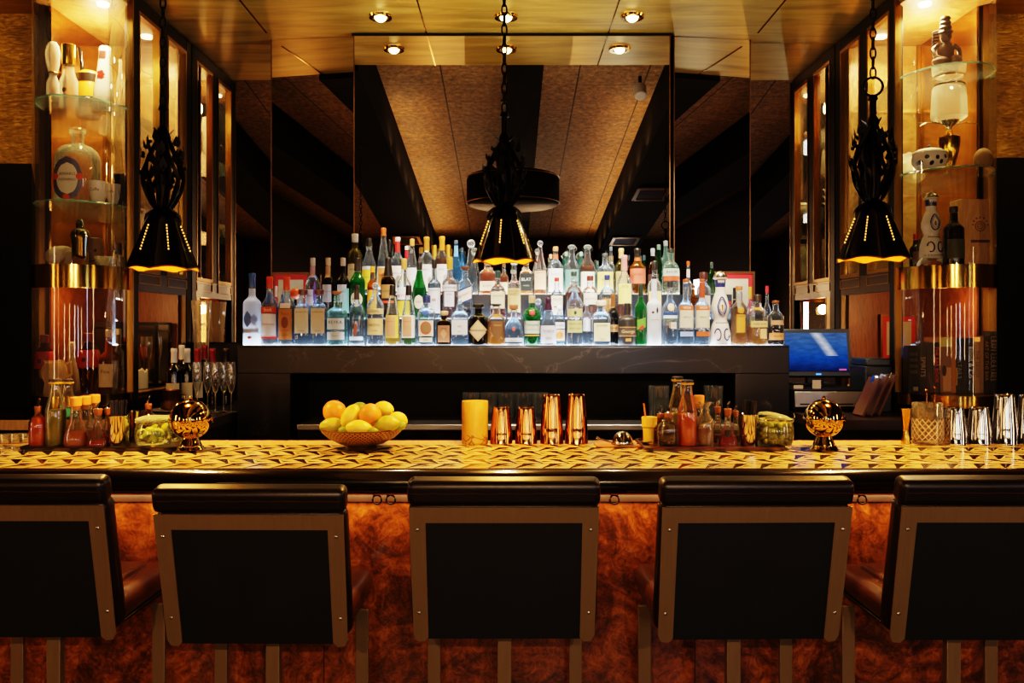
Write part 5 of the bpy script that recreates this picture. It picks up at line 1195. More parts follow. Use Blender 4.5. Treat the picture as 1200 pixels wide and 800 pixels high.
# ================================================================ LEFT BACK COUNTER
CZ0 = KZ+.001
def wine(px, Y, foil, lab, top=408, z=CZ0, label=None):
    x = wx(px, Y); H = wz(top, Y)-z; R = .0365
    return bottle(x, Y, z, R, H, 'wine', 'dark', None, (foil, .24, 'foil'), [('rect', .14, .42, .9, label, None)] if label else [], lab, 'wine bottles on the left counter', 'wine_bottle')
wine(204, 4.24, 'd6d2d0', 'dark wine bottle with white capsule, nearest the display cabinet', label='b8a888')
wine(219.5, 4.30, 'd6d2d0', 'dark wine bottle with white capsule beside the champagne flutes', label='c8b890')
wine(213, 4.42, 'd6d2d0', 'dark wine bottle with white capsule standing behind the other two', 404)
wine(231.5, 4.38, '8c1a20', 'dark wine bottle with red capsule, left one behind the flutes', label='b8b0a0')
wine(249, 4.40, '8c1a20', 'dark wine bottle with red capsule, right one behind the flutes')
wine(240, 4.52, '7a161c', 'dark wine bottle with red capsule, at the back by the mirror', 404)
wine(265, 4.42, '26120f', 'dark wine bottle with black capsule behind the rightmost flutes')
def flute(px, Y, lab):
    z = CZ0; H = wz(424, Y)-z; R = .022
    t = thing('champagne_flute', (wx(px, Y), Y, z), lab, 'glass', 'champagne flutes on the left counter')
    cup(t, [(0, H*.36), (R*.55, H*.42), (R*.95, H*.60), (R, H*.8), (R*.86, H)], GL('f4f4f0', .06, .02, 1.5), 'flute_bowl', 20)
    MB().tube([(0, 0, .004), (0, 0, H*.37)], .0035, 8).build('stem', GL('f4f4f0', .12, .02, 1.5), t)
    MB().lathe([(0, .005), (.024, .002), (.030, .0005), (0, .0005)], 24, cap=False).build('foot', GL('f4f4f0', .12, .02, 1.5), t)
FL = ['leftmost champagne flute on the left counter', 'second champagne flute from left on the left counter', 'middle champagne flute of the front five on the left counter', 'fourth champagne flute from left on the left counter', 'rightmost champagne flute, closest to the stone ledge']
for k, px in enumerate((231, 243.5, 252.5, 262, 271)): flute(px, 4.03+.05*(k % 2), FL[k])
Z4L = 1.1775; Y = 4.24
t = thing('pillar_candle', (-1.846, Y, Z4L), 'thick cream candle with ragged top in front of the glass case', 'candle')
def rag(a, r, z): return .006*math.sin(5*a)+.004*math.sin(9*a+1) if z > .08 else 0
MB().lathe([(0, .001), (.046, 0), (.047, .006), (.046, .088), (.040, .092), (.036, .072), (0, .070)], 36, cap=False, wob=rag).build('wax', P('d2c49c', .5), t)
MB().tube([(0, 0, .070), (.001, 0, .082)], .0012, 5).build('wick', 'black', t)
t = thing('glass_case', (-1.888, 4.44, Z4L), 'black framed glass case standing behind the candle', 'glass case')
w, d, h = .088, .085, .33
m = MB()
for x in (-w, w):
    for y in (-d, d): m.box(x-.007, y-.007, 0, x+.007, y+.007, h)
for z_ in (.003, h-.012):
    for y in (-d, d): m.box(-w, y-.006, z_, w, y+.006, z_+.012)
    for x in (-w, w): m.box(x-.006, -d, z_, x+.006, d, z_+.012)
m.build('frame', 'black_gloss', t, smooth=False)
MB().box(-w+.008, -d-.001, .016, w-.008, -d+.001, h-.013).build('pane', 'case_glass', t, smooth=False)
MB().box(-w+.008, d-.001, .016, w-.008, d+.001, h-.013).build('back_panel', P('2a2216', .3), t, smooth=False)
for k in range(4):
    o = thing('small_goblet', (-1.945+.037*k, 4.43+.03*(k % 2), Z4L+.016), ['small goblet in the glass case, nearest the cabinet post', 'small goblet in the glass case, second from the cabinet post', 'small goblet in the glass case, third from the cabinet post', 'small goblet in the glass case, nearest the wine bottles'][k], 'goblet', 'goblets inside the glass case')
    cup(o, [(0, .004), (.018, 0), (.004, .010), (.004, .12), (.014, .14), (.018, .20), (.016, .24)], GL('f2e6cc', .10, .02, 1.5), 'goblet_body', 20)
Y = 4.06
t = thing('copper_mug', (wx(199, Y), Y, KZ+.013), 'copper mug with dark mottled sides on the white platter', 'mug')
cup(t, [(0, .001), (.038, 0), (.042, .004), (.050, .085), (.052, .090), (.049, .090), (.040, .010), (0, .010)], metal('mottled_copper', '9c6a44', .3, nvar=.6), 'mug_body')
MB().tube([(.046, 0, .07), (.072, 0, .066), (.070, 0, .03), (.043, 0, .022)], .004, 8).build('handle', 'copper', t)
t = thing('white_platter', (wx(201, Y), Y, KZ), 'white oval platter under the copper mug on left counter', 'platter')
MB().lathe([(0, .004), (.075, .003), (.092, .009), (.096, .012), (.090, .012), (.074, .006), (0, .007)], 36, sx=1.0, sy=.9, cap=False).build('plate_body', P('d8d0c4', .35), t)
t = thing('reflection_vase', (wx(236, 4.62), 4.62, KZ), 'tall cut glass vase built for a sparkling reflection behind the red capped wine bottles', 'vase')  # vase put in place of a sparkling reflection in the mirror
hv = wz(352, 4.62)-KZ
m = MB().lathe([(.036, 0), (.040, .01), (.034, hv*.3), (.042, hv*.7), (.054, hv)], 28, cap=False)
m.v = [(x*(1+.06*math.sin(40*z_+6*math.atan2(y, x))), y*(1+.06*math.sin(40*z_+6*math.atan2(y, x))), z_) for x, y, z_ in m.v]
m.build('vase_body', GL('fff2d8', .22, .05, 1.6), t, angle=5)
# ================================================================ LEFT CABINET CONTENTS
GA = 'curios on the top shelf of the left cabinet'
Z1, Z2, Z3, Z4 = 2.5045, 2.0445, 1.753, 1.1775
def lath(px, Y, z, top, w, pfr, name, part, mat, lab, cat, group=None, seg=28, n=2, sy=1):
    H = wz(top, Y)-z; R = w/2*Y/F
    t = thing(name, (wx(px, Y), Y, z), lab, cat, group)
    MB().lathe([(r*R, q*H) for q, r in pfr], seg, n, sy=sy).build(part, mat, t, angle=45)
    return t, R, H
t, R, H = lath(62, 3.86, Z1, 49, 16, [(0, .8), (.03, .95), (.30, .85), (.42, .5), (.48, .62), (.62, .9), (.78, 1.0), (.92, .85), (.99, .5), (1, .1)], 'bulb_decanter', 'glass', GL('f4ead8', .30, .03, 1.5), 'tall clear bulb topped decanter, leftmost on top shelf of left cabinet', 'decanter', GA)
MB().lathe([(R*.60, H*.455), (R*.72, H*.47), (R*.6, H*.49)], 24).build('collar', 'brass', t)
t, R, H = lath(80.5, 4.0, Z1, 52, 21, [(0, .9), (.03, 1), (.42, .95), (.56, .60), (.62, .56), (.665, .56)], 'gold_capped_bottle', 'glass', GL('f6ecd8', .12, .02, 1.3), 'clear bottle with oversized gold cap on top shelf of left cabinet', 'bottle', GA)
MB().lathe([(R*.60, H*.665), (R*.70, H*.68), (R*.70, H*.985), (R*.6, H)], 28).build('cap', 'gold', t)
patch([(R*.95, 0), (R*.95, H)], 2, H*.22, H*.30, R*.25, 'oval').build('emblem', P('3a2a18', .5), t)
t, R, H = lath(104, 4.18, Z1, 84, 28, [(0, .9), (.04, 1), (.9, .96), (.98, .7), (1, .6)], 'amber_jug', 'jug_body', P('e0902c', .25, 0, .5), 'amber jug with two black bands and curved black spout on top shelf', 'jug', GA)
MB().lathe([(R*1.01, H*.18), (R*1.02, H*.42)], 28, cap=False).lathe([(R*1.0, H*.74), (R*.99, H*.92)], 28, cap=False).build('band', P('1c120c', .3), t)
MB().tube([(-.03, 0, H*.9), (-.034, 0, H*1.15), (-.046, 0, H*1.5), (-.062, 0, H*1.55)], [.006, .011, .010, .004], 10).build('spout', 'black_gloss', t)
t, R, H = lath(121, 4.06, Z1, 55, 23, [(0, .95), (.02, 1), (.35, .86), (.6, .66), (.85, .52), (.97, .50), (1, .42)], 'painted_bottle', 'body', P('e6d8c0', .3, 0, .3), 'white tapered bottle painted with a red flower on top shelf', 'bottle', GA, n=3)
t.rotation_euler = (0, .03, 0)
for a in range(5):
    patch([(R*.66, 0), (R*.66, H*2)], 3, H*.52+.012*math.sin(a*1.257), H*.52+.012*math.sin(a*1.257)+.018, .010, 'oval', .006, .010*math.cos(a*1.257)).build('petal', P('b02418', .5), t)
patch([(R*.9, 0), (R*.62, H*.6)], 3, H*.10, H*.55, .004, 'oval', .003, 0, .2).build('leaf', P('4a4a20', .5), t)
patch([(R*.54, 0), (R*.54, H*2)], 3, H*.80, H*.92, R*.35, 'rect', .002).build('label', P('5a2a20', .5), t)
lath(141, 4.20, Z1, 70, 9, [(0, .9), (.03, 1), (.6, 1), (.72, .5), (.9, .4), (1, .45)], 'small_clear_bottle', 'glass', GL('f6ecd8', .2, .02, 1.3), 'small clear bottle at the aisle end of the top shelf, left cabinet', 'bottle', GA)
# big round bottle with oval label
Y = 4.0; H = wz(151, Y)-Z2; R = 25*Y/F
t = thing('demijohn_bottle', (wx(91, Y), Y, Z2), 'large round shouldered clear bottle with oval cream label and orange seals', 'bottle')
pf = [(R*.92, 0), (R, .012), (R, H*.58), (R*.97, H*.64), (R*.85, H*.71), (R*.62, H*.765), (R*.36, H*.79), (R*.27, H*.815), (R*.26, H*.93), (R*.36, H*.94), (R*.36, H*.985), (R*.30, H)]
cup(t, pf, GL('f4ead6', .10, .02, 1.3), 'glass')
t.rotation_euler = (0, 0, math.radians(26)); xo = -R*.42
patch(pf, 2, H*.04, H*.60, R*.62, 'oval', .0006, xo).build('dotted_ground', P('55567a', .5), t)
o = patch(pf, 2, H*.12, H*.52, R*.44, 'oval', .0016, xo).build('label', P('eadfc8', .5), t)
curved_text(pf, 2, 'AMARO', H*.375, R*.68, .003, xo).build('lettering', P('2a201a', .5), o, smooth=False)
curved_text(pf, 2, 'NONINO', H*.305, R*.70, .003, xo).build('lettering', P('2a201a', .5), o, smooth=False)
for dx, zq in ((-.58, .32), (.50, .32), (-.04, .055)):
    patch(pf, 2, H*zq-.004, H*zq+.026, .015, 'oval', .003, max(xo+R*dx, -R*.93)).build('seal', P('e0501e', .5), t)
def coffee_cup(px, top, w, Y, lab):
    H = wz(top, Y)-Z2; R = w/2*Y/F
    t = thing('porcelain_cup', (wx(px, Y), Y, Z2), lab, 'cup', 'porcelain cups on the second shelf')
    cup(t, [(0, .001), (R*.5, 0), (R*.55, .005), (R*.85, H*.4), (R, H), (R*.95, H), (R*.5, .010), (0, .01)], P('e6dccb', .25, 0, .4), 'cup_body')
    MB().tube([(-R*.3, R*.85, H*.85), (-R*.5, R*1.35, H*.75), (-R*.5, R*1.25, H*.4), (-R*.3, R*.7, H*.35)], .004, 8).build('handle', P('e6dccb', .25, 0, .4), t)
    curved_text([(R*.5, 0), (R*.55, .005), (R*.85, H*.4), (R, H)], 2, 'Caffe', H*.62, R*.95, .001).build('lettering', P('3a2a22', .5), t, smooth=False)
coffee_cup(115, 213, 22, 3.93, 'white porcelain cup beside the large round bottle')
coffee_cup(132.5, 216, 17, 3.95, 'white porcelain cup nearest the cabinet post')
Y = 4.12
t = thing('black_box', (wx(140.5, Y), Y, Z2), 'small black box with gold mark behind the porcelain cups', 'box')
MB().box(-.030, -.02, 0, .030, .02, wz(204, Y)-Z2).build('carton', P('14161a', .4), t, bevel=.002)
MB().box(-.028, -.021, .02, -.010, -.0201, .05).build('gold_mark', 'gold', t, smooth=False)
# third level
t, R, H = lath(94, 3.86, Z3, 257, 19, [(0, .88), (.02, .95), (.60, 1.0), (.62, 1.08), (.65, 1.12), (.68, 1.1), (.76, .95), (.80, .60), (.81, .48), (.93, .48), (.95, .40), (1, .3)], 'cocktail_shaker', 'shaker_body', 'steel', 'silver cocktail shaker above the brass band in left cabinet', 'cocktail shaker')
MB().torus((0, 0, H*.65), R*1.1, .002, seg=30).build('lid_ring', 'steel', t)
def head_mug(px, top, w, Y, z, lab):
    H = wz(top, Y)-z; R = w/2*Y/F
    t = thing('carved_head_mug', (wx(px, Y), Y, z), lab, 'mug'); c = P('8a6a50', .6)
    MB().lathe([(R*.75, 0), (R*.85, H*.08), (R*.95, H*.35), (R*1.0, H*.6), (R*.92, H*.85), (R*.8, H*.97), (R*.6, H)], 28).build('mug_body', c, t)
    for s in (-1, 1):
        MB().sphere((s*R*.40, -R*.80, H*.58), R*.22, seg=12, rings=8, sy=.6).build('eye', P('3a2a20', .5), t)
        MB().sphere((s*R*.98, 0, H*.55), R*.22, seg=10, rings=8, sx=.5).build('ear', c, t)
    MB().sphere((0, -R*.98, H*.46), R*.2, seg=12, rings=8, sz=1.5).build('nose', c, t)
    MB().tube([(-R*.5, -R*.86, H*.26), (0, -R*1.0, H*.22), (R*.5, -R*.86, H*.26)], R*.08, 8).build('mouth', P('5a3a2c', .5), t)
    MB().tube([(-R*.7, -R*.66, H*.76), (0, -R*.98, H*.70), (R*.7, -R*.66, H*.76)], R*.10, 8).build('brow', c, t)
head_mug(111, 279, 21, 3.98, Z3, 'brown carved face mug beside the silver shaker')
t = thing('conch_shell', (wx(72, 3.93), 3.93, Z3), 'pale curled shell ornament left of the silver shaker', 'shell')
m = MB()
pts = []; rs = []
for i in range(40):
    f = i/39; a = f*4.2*PI; q = .050*(1-f)**1.1
    pts.append((-.010+q*math.cos(a)*.9-.02*f, q*math.sin(a)*.5, .046+q*.5*math.sin(a)+.035*f)); rs.append(.034*(1-f)**1.05+.0035)
m.tube(pts, rs, 12); m.build('shell_body', P('cdb9a0', .4), t, angle=60)
t, R, H = lath(138, 3.98, Z3, 285, 12, [(0, .92), (.03, 1), (.46, 1), (.52, .7), (.56, .45)], 'square_bottle', 'glass', GL('f0eee6', .15, .02, 1.4), 'clear square bottle with tall black cap above the brass band', 'bottle', n=5)
MB().lathe([(R*.72, H*.56), (R*.72, H)], 20).build('cap', 'black_gloss', t)
t = thing('crystal_bowl', (wx(122, 3.90), 3.90, Z3), 'small crystal bowl beside the carved face mug', 'bowl')
cup(t, [(0, .001), (.018, 0), (.036, .02), (.042, .05), (.038, .05), (.016, .006), (0, .006)], GL('f4ecdc', .2, .03, 1.5), 'bowl_body', 12)
# lower level
def red_bottle(px, Y, top, w, lab):
    t, R, H = lath(px, Y, Z4, top, w, [(0, .62), (.02, .66), (.40, .92), (.46, 1.0), (.66, 1.0), (.74, .8), (.80, .45), (1, .40)], 'red_bottle', 'glass', GL('7a2a20', .18, .02, 1.3, '7a2018'), lab, 'bottle', 'red bottles in the left cabinet')
    MB().lathe([(R*.98, H*.42), (R*1.03, H*.46), (R*1.03, H*.67), (R*.88, H*.72)], 28, cap=False).build('label', P('b8301e', .4), t)
    MB().lathe([(R*1.0, H*.415), (R*1.02, H*.43)], 28, cap=False).build('gold_line', 'gold', t)
    MB().lathe([(R*.44, H*.86), (R*.46, H*.99), (R*.4, H)], 20).build('cap', P('7a1a14', .4), t)
    patch([(R*1.03, 0), (R*1.03, H)], 2, H*.52, H*.60, R*.2, 'oval', .001).build('emblem', P('3a100c', .5), t)
red_bottle(52, 3.86, 392, 21, 'red labelled bottle at the outer side of left cabinet, lower level')
red_bottle(104, 3.93, 390, 24, 'red labelled bottle in the middle of left cabinet, lower level')
Y = 3.80
t = thing('glass_pitcher', (wx(64, Y), Y, Z4), 'textured clear pitcher with loop handle in front of the left red bottle', 'pitcher')
H = wz(422, Y)-Z4
m = MB().lathe([(.044, 0), (.046, .01), (.040, H*.35), (.054, H*.6), (.050, H*.8), (.038, H*.92), (.044, H)], 24, cap=False)
m.build('glass_body', GL('f0d8a8', .28, .05, 1.5), t)
MB().tube([(.046, 0, H*.9), (.075, 0, H*.95), (.078, 0, H*.6), (.05, 0, H*.5)], .006, 8).tube([(-.042, 0, H*.75), (-.066, 0, H*.7), (-.06, 0, H*.5), (-.048, 0, H*.48)], .005, 8).build('handle', GL('f0d8a8', .3, .05, 1.5), t)
t, R, H = lath(128.5, 3.94, Z4, 386, 22, [(0, .95), (.02, 1), (.52, 1), (.60, .8), (.66, .42), (.88, .36)], 'brandy_bottle', 'glass', GL('d89a50', .15, .02, 1.3, 'c07a30'), 'amber brandy bottle with pale label near the cabinet post', 'bottle', n=3)
MB().lathe([(R*.9, .006), (R*.92, H*.5)], 24, 3).build('liquid', LQ('8a4214', .45), t)
o = patch([(R, 0), (R, H)], 3, H*.10, H*.46, R*.75, 'rect', .001).build('label', P('d8b890', .6), t)
curved_text([(R, 0), (R, H)], 3, 'Fine', H*.34, R*.9, .002).build('lettering', P('4a3a3a', .5), o, smooth=False)
MB().lathe([(R*.40, H*.88), (R*.42, H*.99), (R*.36, H)], 18).build('cap', P('b89060', .4), t)
t, R, H = lath(139, 4.10, Z4, 385, 12, [(0, .95), (.03, 1), (.6, 1), (.7, .5), (1, .42)], 'slim_bottle', 'glass', GL('eeeae0', .12, .02, 1.4), 'slim clear bottle with cream cap behind the brandy bottle', 'bottle')
MB().lathe([(R*.5, H*.9), (R*.52, H)], 16).build('cap', P('c8b890', .5), t)
t = thing('wooden_box', (-2.068, 4.46, Z4), 'dark wooden box at the back of left cabinet, lower level', 'box')
MB().box(-.07, -.06, 0, .07, .06, .30).build('box_body', 'wood_dark', t, bevel=.004)
MB().box(-.072, -.063, .301, .072, .063, .335).build('box_lid', 'wood_dark', t, bevel=.004)
lath(84, 4.02, Z4, 400, 18, [(0, .9), (.03, 1), (.45, .95), (.6, .5), (.8, .4), (.84, .55), (.97, .4), (1, .1)], 'cut_decanter', 'glass', GL('f0e4cc', .25, .03, 1.5), 'clear cut decanter between the two red bottles', 'decanter', seg=10)
# ================================================================ RIGHT CABINET CONTENTS
R1, R2 = 2.6495, 2.1945
Y = 3.90; zb = R1; t = thing('carved_figurine', (wx(1108, Y), Y, zb), 'carved brown wooden seated figure with tall headdress on top shelf, right cabinet', 'figurine')
H = wz(15, Y)-zb-.0
w = P('7a5a44', .6); w2 = P('5a4030', .65)
m = MB().lathe([(.052, 0), (.058, .012), (.050, .03), (.030, .045)], 20, sy=.8).build('base', w2, t)
MB().sphere((-.030, -.02, .035), .034, sx=1.25, sy=.8, sz=.75, seg=16, rings=10).sphere((.034, -.02, .040), .032, sz=.9, seg=16, rings=10).build('folded_leg', w, t)
MB().lathe([(.030, .03), (.036, .07), (.040, .105), (.028, .125), (.016, .135)], 20, sy=.75).build('torso', w, t)
for s in (-1, 1):
    MB().tube([(s*.036, 0, .118), (s*.060, -.005, .095), (s*.056, -.02, .062), (s*.034, -.03, .050)], [.012, .011, .010, .008], 8).build('arm', w, t)
MB().sphere((.0, -.005, .155), .024, sz=1.25, seg=16, rings=12).build('head', w, t)
MB().sphere((0, -.030, .152), .005, sz=1.6, seg=8, rings=6).sphere((-.009, -.026, .162), .004, seg=8, rings=6).sphere((.009, -.026, .162), .004, seg=8, rings=6).build('face', w2, t)
hd = MB()
for k in range(4): hd.lathe([(.026-.003*k, .168+.021*k), (.032-.003*k, .176+.021*k), (.026-.003*k, .186+.021*k)], 18)
for k in range(5): hd.tube([(-.028, .01, .13+.014*k), (-.046, .012, .128+.014*k), (-.052, .014, .120+.014*k)], .006, 6)
hd.build('headdress', w2, t)
# goblet, branched stand and glass jar
Y = 4.02; zb = R2; t = thing('gold_goblet', (wx(1112, Y), Y, zb), 'faceted gold goblet carrying a silver branched stand, second shelf of right cabinet', 'goblet')
def gz(py): return wz(py, Y)-zb
cup(t, [(.026, 0), (.028, .004), (.010, .012), (.008, .022), (.024, .032), (.044, gz(178)), (.050, gz(166)), (.049, gz(161)), (.020, gz(158)), (.012, gz(152)), (0, gz(152))], 'gold', 'goblet_body', 12)
t = thing('silver_stand', (wx(1112, Y), Y, zb+gz(152)+.0005), 'silver branched stand with leaf arms on top of the gold goblet', 'stand')
MB().lathe([(.010, 0), (.014, .012), (.040, .034), (.046, .040), (0, .042)], 24).build('dish', 'steel', t)
for s in (-1, 1):
    MB().tube([(s*.012, 0, .02), (s*.07, -.01, .032), (s*.12, -.015, .026), (s*.15, -.02, .010)], [.004, .005, .006, .002], 8, flat=.5).build('arm', 'steel', t)
    MB().tube([(s*.012, .0, .02), (s*.06, .03, .040), (s*.13, .05, .045)], [.004, .006, .002], 8, flat=.5).build('arm', 'steel', t)
t = thing('glass_jar', (wx(1112, Y), Y, wz(141, Y)), 'upturned ribbed glass jar with silver rim resting on the silver stand', 'jar')
hj = (141-101)*Y/F
cup(t, [(.062, .0), (.078, .012), (.079, .03), (.076, hj*.55), (.072, hj*.92), (.066, hj)], GL('f6ecdc', .26, .05, 1.4), 'glass_body', 40)
MB().torus((0, 0, hj+.004), .064, .006, seg=36).build('metal_rim', 'steel', t)
Y = 3.90
t = thing('sugar_bowl', (wx(1089, Y), Y, zb), 'white lidded bowl with dark blue painted spots, second shelf of right cabinet', 'lidded bowl')
pf = [(.050, 0), (.056, .006), (.074, .035), (.076, .055), (.070, .076)]
cup(t, pf, GB['ceramic'](), 'bowl_body', 32)
MB().lathe([(.074, .077), (.072, .084), (.05, .096), (.02, .103), (0, .104)], 32).build('lid', GB['ceramic'](), t)
MB().sphere((0, 0, .110), .009, seg=12, rings=8).build('lid_knob', P('1a1e34', .3), t)
for k in range(7):
    xx = -.062+.0207*k; zz = (.03, .052, .024, .048, .03, .055, .03)[k]
    patch(pf, 2, zz-.009, zz+.011, .0085, 'oval', .0012, xx).build('painted_spot', P('1a1e38', .3), t)
t = thing('glass_bowl_stack', (wx(1071, 4.22), 4.22, zb), 'stack of ruffled glass bowls behind the painted sugar bowl', 'bowls')
for k in range(3):
    m = MB().lathe([(.025, .001), (.05, .02), (.062, .05), (.068, .055)], 36, cap=False, wob=lambda a, r, z_: .004*math.sin(10*a) if z_ > .04 else 0)
    m.shift((0, 0, .001+.042*k)).build('bowl', GL('f8f0e0', .35, .04, 1.4), t)
t = thing('stone_egg', (wx(1152, 3.90), 3.90, zb), 'smooth tan stone egg at the outer end of second shelf, right cabinet', 'ornament')
MB().sphere((0, 0, .052), .040, sz=1.3, seg=20, rings=14).build('egg_body', P('b08a58', .5), t)
# third level: painted decanter on tripod feet, wine, wooden wine case
Y = 3.88
t = painted_decanter(wx(1091, Y), Y, Z3+.045, wz(225, Y)-Z3-.045, .050, 'white decanter with blue painting standing on a splayed white stand, right cabinet', None)
s = thing('ceramic_stand', (wx(1091, Y), Y, Z3), 'white splayed ceramic stand under the blue painted decanter, right cabinet', 'stand')
MB().lathe([(.040, .034), (.052, .038), (.054, .044), (.0, .0445)], 28).build('cup_ring', GB['ceramic'](), s)
for k in range(3):
    a = -PI/2+PI/3+2*PI*k/3 if False else -PI/2+.9+2*PI*k/3
    d = Vector((math.cos(a), math.sin(a), 0))
    MB().tube([d*.030+Vector((0, 0, .040)), d*.060+Vector((0, 0, .022)), d*.080+Vector((0, 0, .006))], [.014, .013, .006], 8).build('foot', GB['ceramic'](), s)
bottle(wx(1117.5, 3.80), 3.80, Z3, 11.5*3.80/F, wz(242, 3.80)-Z3, 'wine', 'dark', None, ('14120f', .10), [('rect', .12, .44, .9, '4a4a30', None)], 'dark wine bottle with olive label beside the white decanter, right cabinet', None, 'wine_bottle')
Y = 3.92
t = thing('wooden_wine_case', (wx(1136, Y), Y, Z3), 'upright wooden wine case stamped with a ringed crest, right cabinet', 'wine case')
hc = wz(235, Y)-Z3
MB().box(-.066, -.05, 0, .066, .05, hc).build('case_body', 'wood_pale', t, bevel=.003)
m = MB().torus((.022, -.051, hc*.60), .022, .0016, 'Y', 24, 5).torus((.022, -.051, hc*.60), .013, .0012, 'Y', 20, 5)
for k in range(7):
    a = PI*k/6; m.sphere((.022+.034*math.cos(a), -.051, hc*.62+.034*math.sin(a)), .0035, seg=8, rings=5)
m.box(-.02, -.0512, hc*.36, .064, -.0502, hc*.40).build('stamp', P('5a2a14', .6), t)
for k, (px, Y, c, lab) in enumerate(((1073, 4.05, 'b02430', 'small dark bottle with red cap left of the white decanter'), (1079, 4.2, '2a2018', 'small dark bottle behind the white decanter, right cabinet'))):
    bottle(wx(px, Y), Y, Z3, .028, .17-.01*k, 'std', 'brown', None, (c, .16), [('rect', .2, .5, .8, '7a5a3a')], lab, 'small bottles in the right cabinet')
# books
BK = [ # px0, px1, top, cover, text, text colour, label
 (1062, 1075.5, 407, '1c2024', None, None, 'thick black book with grey text blocks, leftmost of the book row'),
 (1075.8, 1084, 405.5, '16161a', 'SPIRITS', 'b09a88', 'black book with pale spine lettering, second from left'),
 (1084.3, 1092, 402, '2a1c16', None, None, 'thin dark brown book left of the red lettered book'),
 (1092.3, 1101, 401, '120c0c', 'THE BAR BOOK', 'e03020', 'black book with large red spine lettering'),
 (1101.3, 1115, 395, '8a6244', None, None, 'wide tan illustrated book right of the red lettered book'),
 (1115.2, 1120.5, 395, 'b8742a', None, None, 'orange spined book beside the tan illustrated book'),
 (1120.8, 1128.5, 396, '14161c', 'COCKTAILS', '8a8a90', 'black book with yellow strip near its foot'),
 (1128.8, 1134, 396, '1e1a1c', None, None, 'thin black book with tiny spine mark in the middle of the row'),
 (1134.3, 1143, 396, '0f0f12', 'Food & Co', 'c8c0b0', 'black book with cream script spine lettering'),
 (1143.2, 1149.8, 400, 'c8a078', 'THE SAVOY', '7a4a34', 'tan book, shorter of the two tan books'),
 (1150, 1154.5, 395, 'c09a72', None, None, 'tan book, taller of the two tan books'),
 (1154.8, 1161.3, 393, '241a14', 'ART OF THE BAR', 'b08a5a', 'brown black book with amber lettering near right end'),
 (1161.6, 1168.5, 388, '101416', 'CRAFT COCKTAILS', 'd0b890', 'tallest black book with pale lettering, rightmost of the row'),
]
Yb = 3.925; zb = Z4
for (p0, p1, top, cov, txt, tcol, lab) in BK:
    sc_ = .955; pc = 1115.3
    x0, x1 = wx(pc+(p0-pc)*sc_, Yb), wx(pc+(p1-pc)*sc_, Yb); H = wz(top, Yb)-zb; w = (x1-x0)/2-.0003
    t = thing('book', ((x0+x1)/2, Yb, zb), lab, 'book', 'cocktail books in the right cabinet')
    D = .15+.02*random.random() if 1.87 < x0 and x1 < 2.18 else .056
    MB().box(-w, 0, 0, w, .004, H).box(-w, .004, 0, -w+.0025, D, H).box(w-.0025, .004, 0, w, D, H).build('cover', P(cov, .45), t, smooth=False)
    MB().box(-w+.0026, .0045, .004, w-.0026, D-.004, H-.004).build('pages', 'paper', t, smooth=False)
    if txt:
        tw = textw(txt); L = H*.72; s_ = min(L/tw, w*1.5/.75)
        m = MB(); flat_text(m, txt, s_, (0, -.0006, H*.56), (0, 0, -1), (1, 0, 0)); m.build('spine_lettering', P(tcol, .5), t, smooth=False)
    if p0 == 1062:
        for k in range(4): MB().box(-w*.7, -.0005, H*(.82-.13*k), w*.7, -.0001, H*(.82-.13*k)+H*.07).build('text_block', P('4a4e52', .6), t, smooth=False)
        MB().box(-w*.1, -.0005, H*.05, w*.8, -.0001, H*.14).build('price_panel', P('c8c8c0', .6), t, smooth=False)
    if p0 == 1101.3:
        MB().box(-w, -.0006, H*.83, w, -.0001, H*.995).build('yellow_band', P('d8cc72', .5), t, smooth=False)
        MB().box(-w*.5, -.0006, H*.03, w*.95, -.0001, H*.46).build('picture_panel', P('c89a70', .6), t, smooth=False)
        patch([(1, 0), (1, 1)], 2, 0, .001, .001).v
        MB().sphere((-w*.3, -.001, H*.40), w*.42, sy=.02, sz=2.4, seg=14, rings=8).build('drawn_figure', P('3a2c28', .6), t)
    if p0 == 1120.8: MB().box(-w, -.0006, H*.14, -w+.004, -.0001, H*.46).build('yellow_strip', P('e0b820', .5), t, smooth=False)
# framed pictures with red mats; the ledge pair stands in for mirror reflections
def picture(x0, x1, z0, z1, Y, lab, dark=False):
    t = thing('framed_picture', ((x0+x1)/2, Y, z0), lab, 'picture', 'framed pictures with red mats'); w = (x1-x0)/2; h = z1-z0; f = .012
    MB().box(-w, -.012, 0, w, .006, f).box(-w, -.012, h-f, w, .006, h).box(-w, -.012, f, -w+f, .006, h-f).box(w-f, -.012, f, w, .006, h-f).build('frame', 'bronze', t, smooth=False)
    MB().box(-w+f, -.004, f, w-f, .004, h-f).build('mat_board', P('b01c20', .6), t, smooth=False)
    MB().box(-w+f+.022, -.006, f+.02, w-f-.022, -.0045, h-f-.028).build('print', P('a8a28e', .6), t, smooth=False)
picture(wx(1031, 4.54), wx(1075, 4.54), wz(423, 4.54), wz(368, 4.54), 4.54, 'framed print with red mat at the back of right cabinet, lower level')
picture(wx(319, 4.565), wx(363, 4.565), L0+.001, wz(319, 4.565), 4.565, 'framed print with red mat built for a mirror reflection, left end of ledge')
picture(wx(836, 4.568), wx(884, 4.568), L0+.001, wz(318, 4.568), 4.568, 'framed print with red mat built for a mirror reflection, right end of ledge')
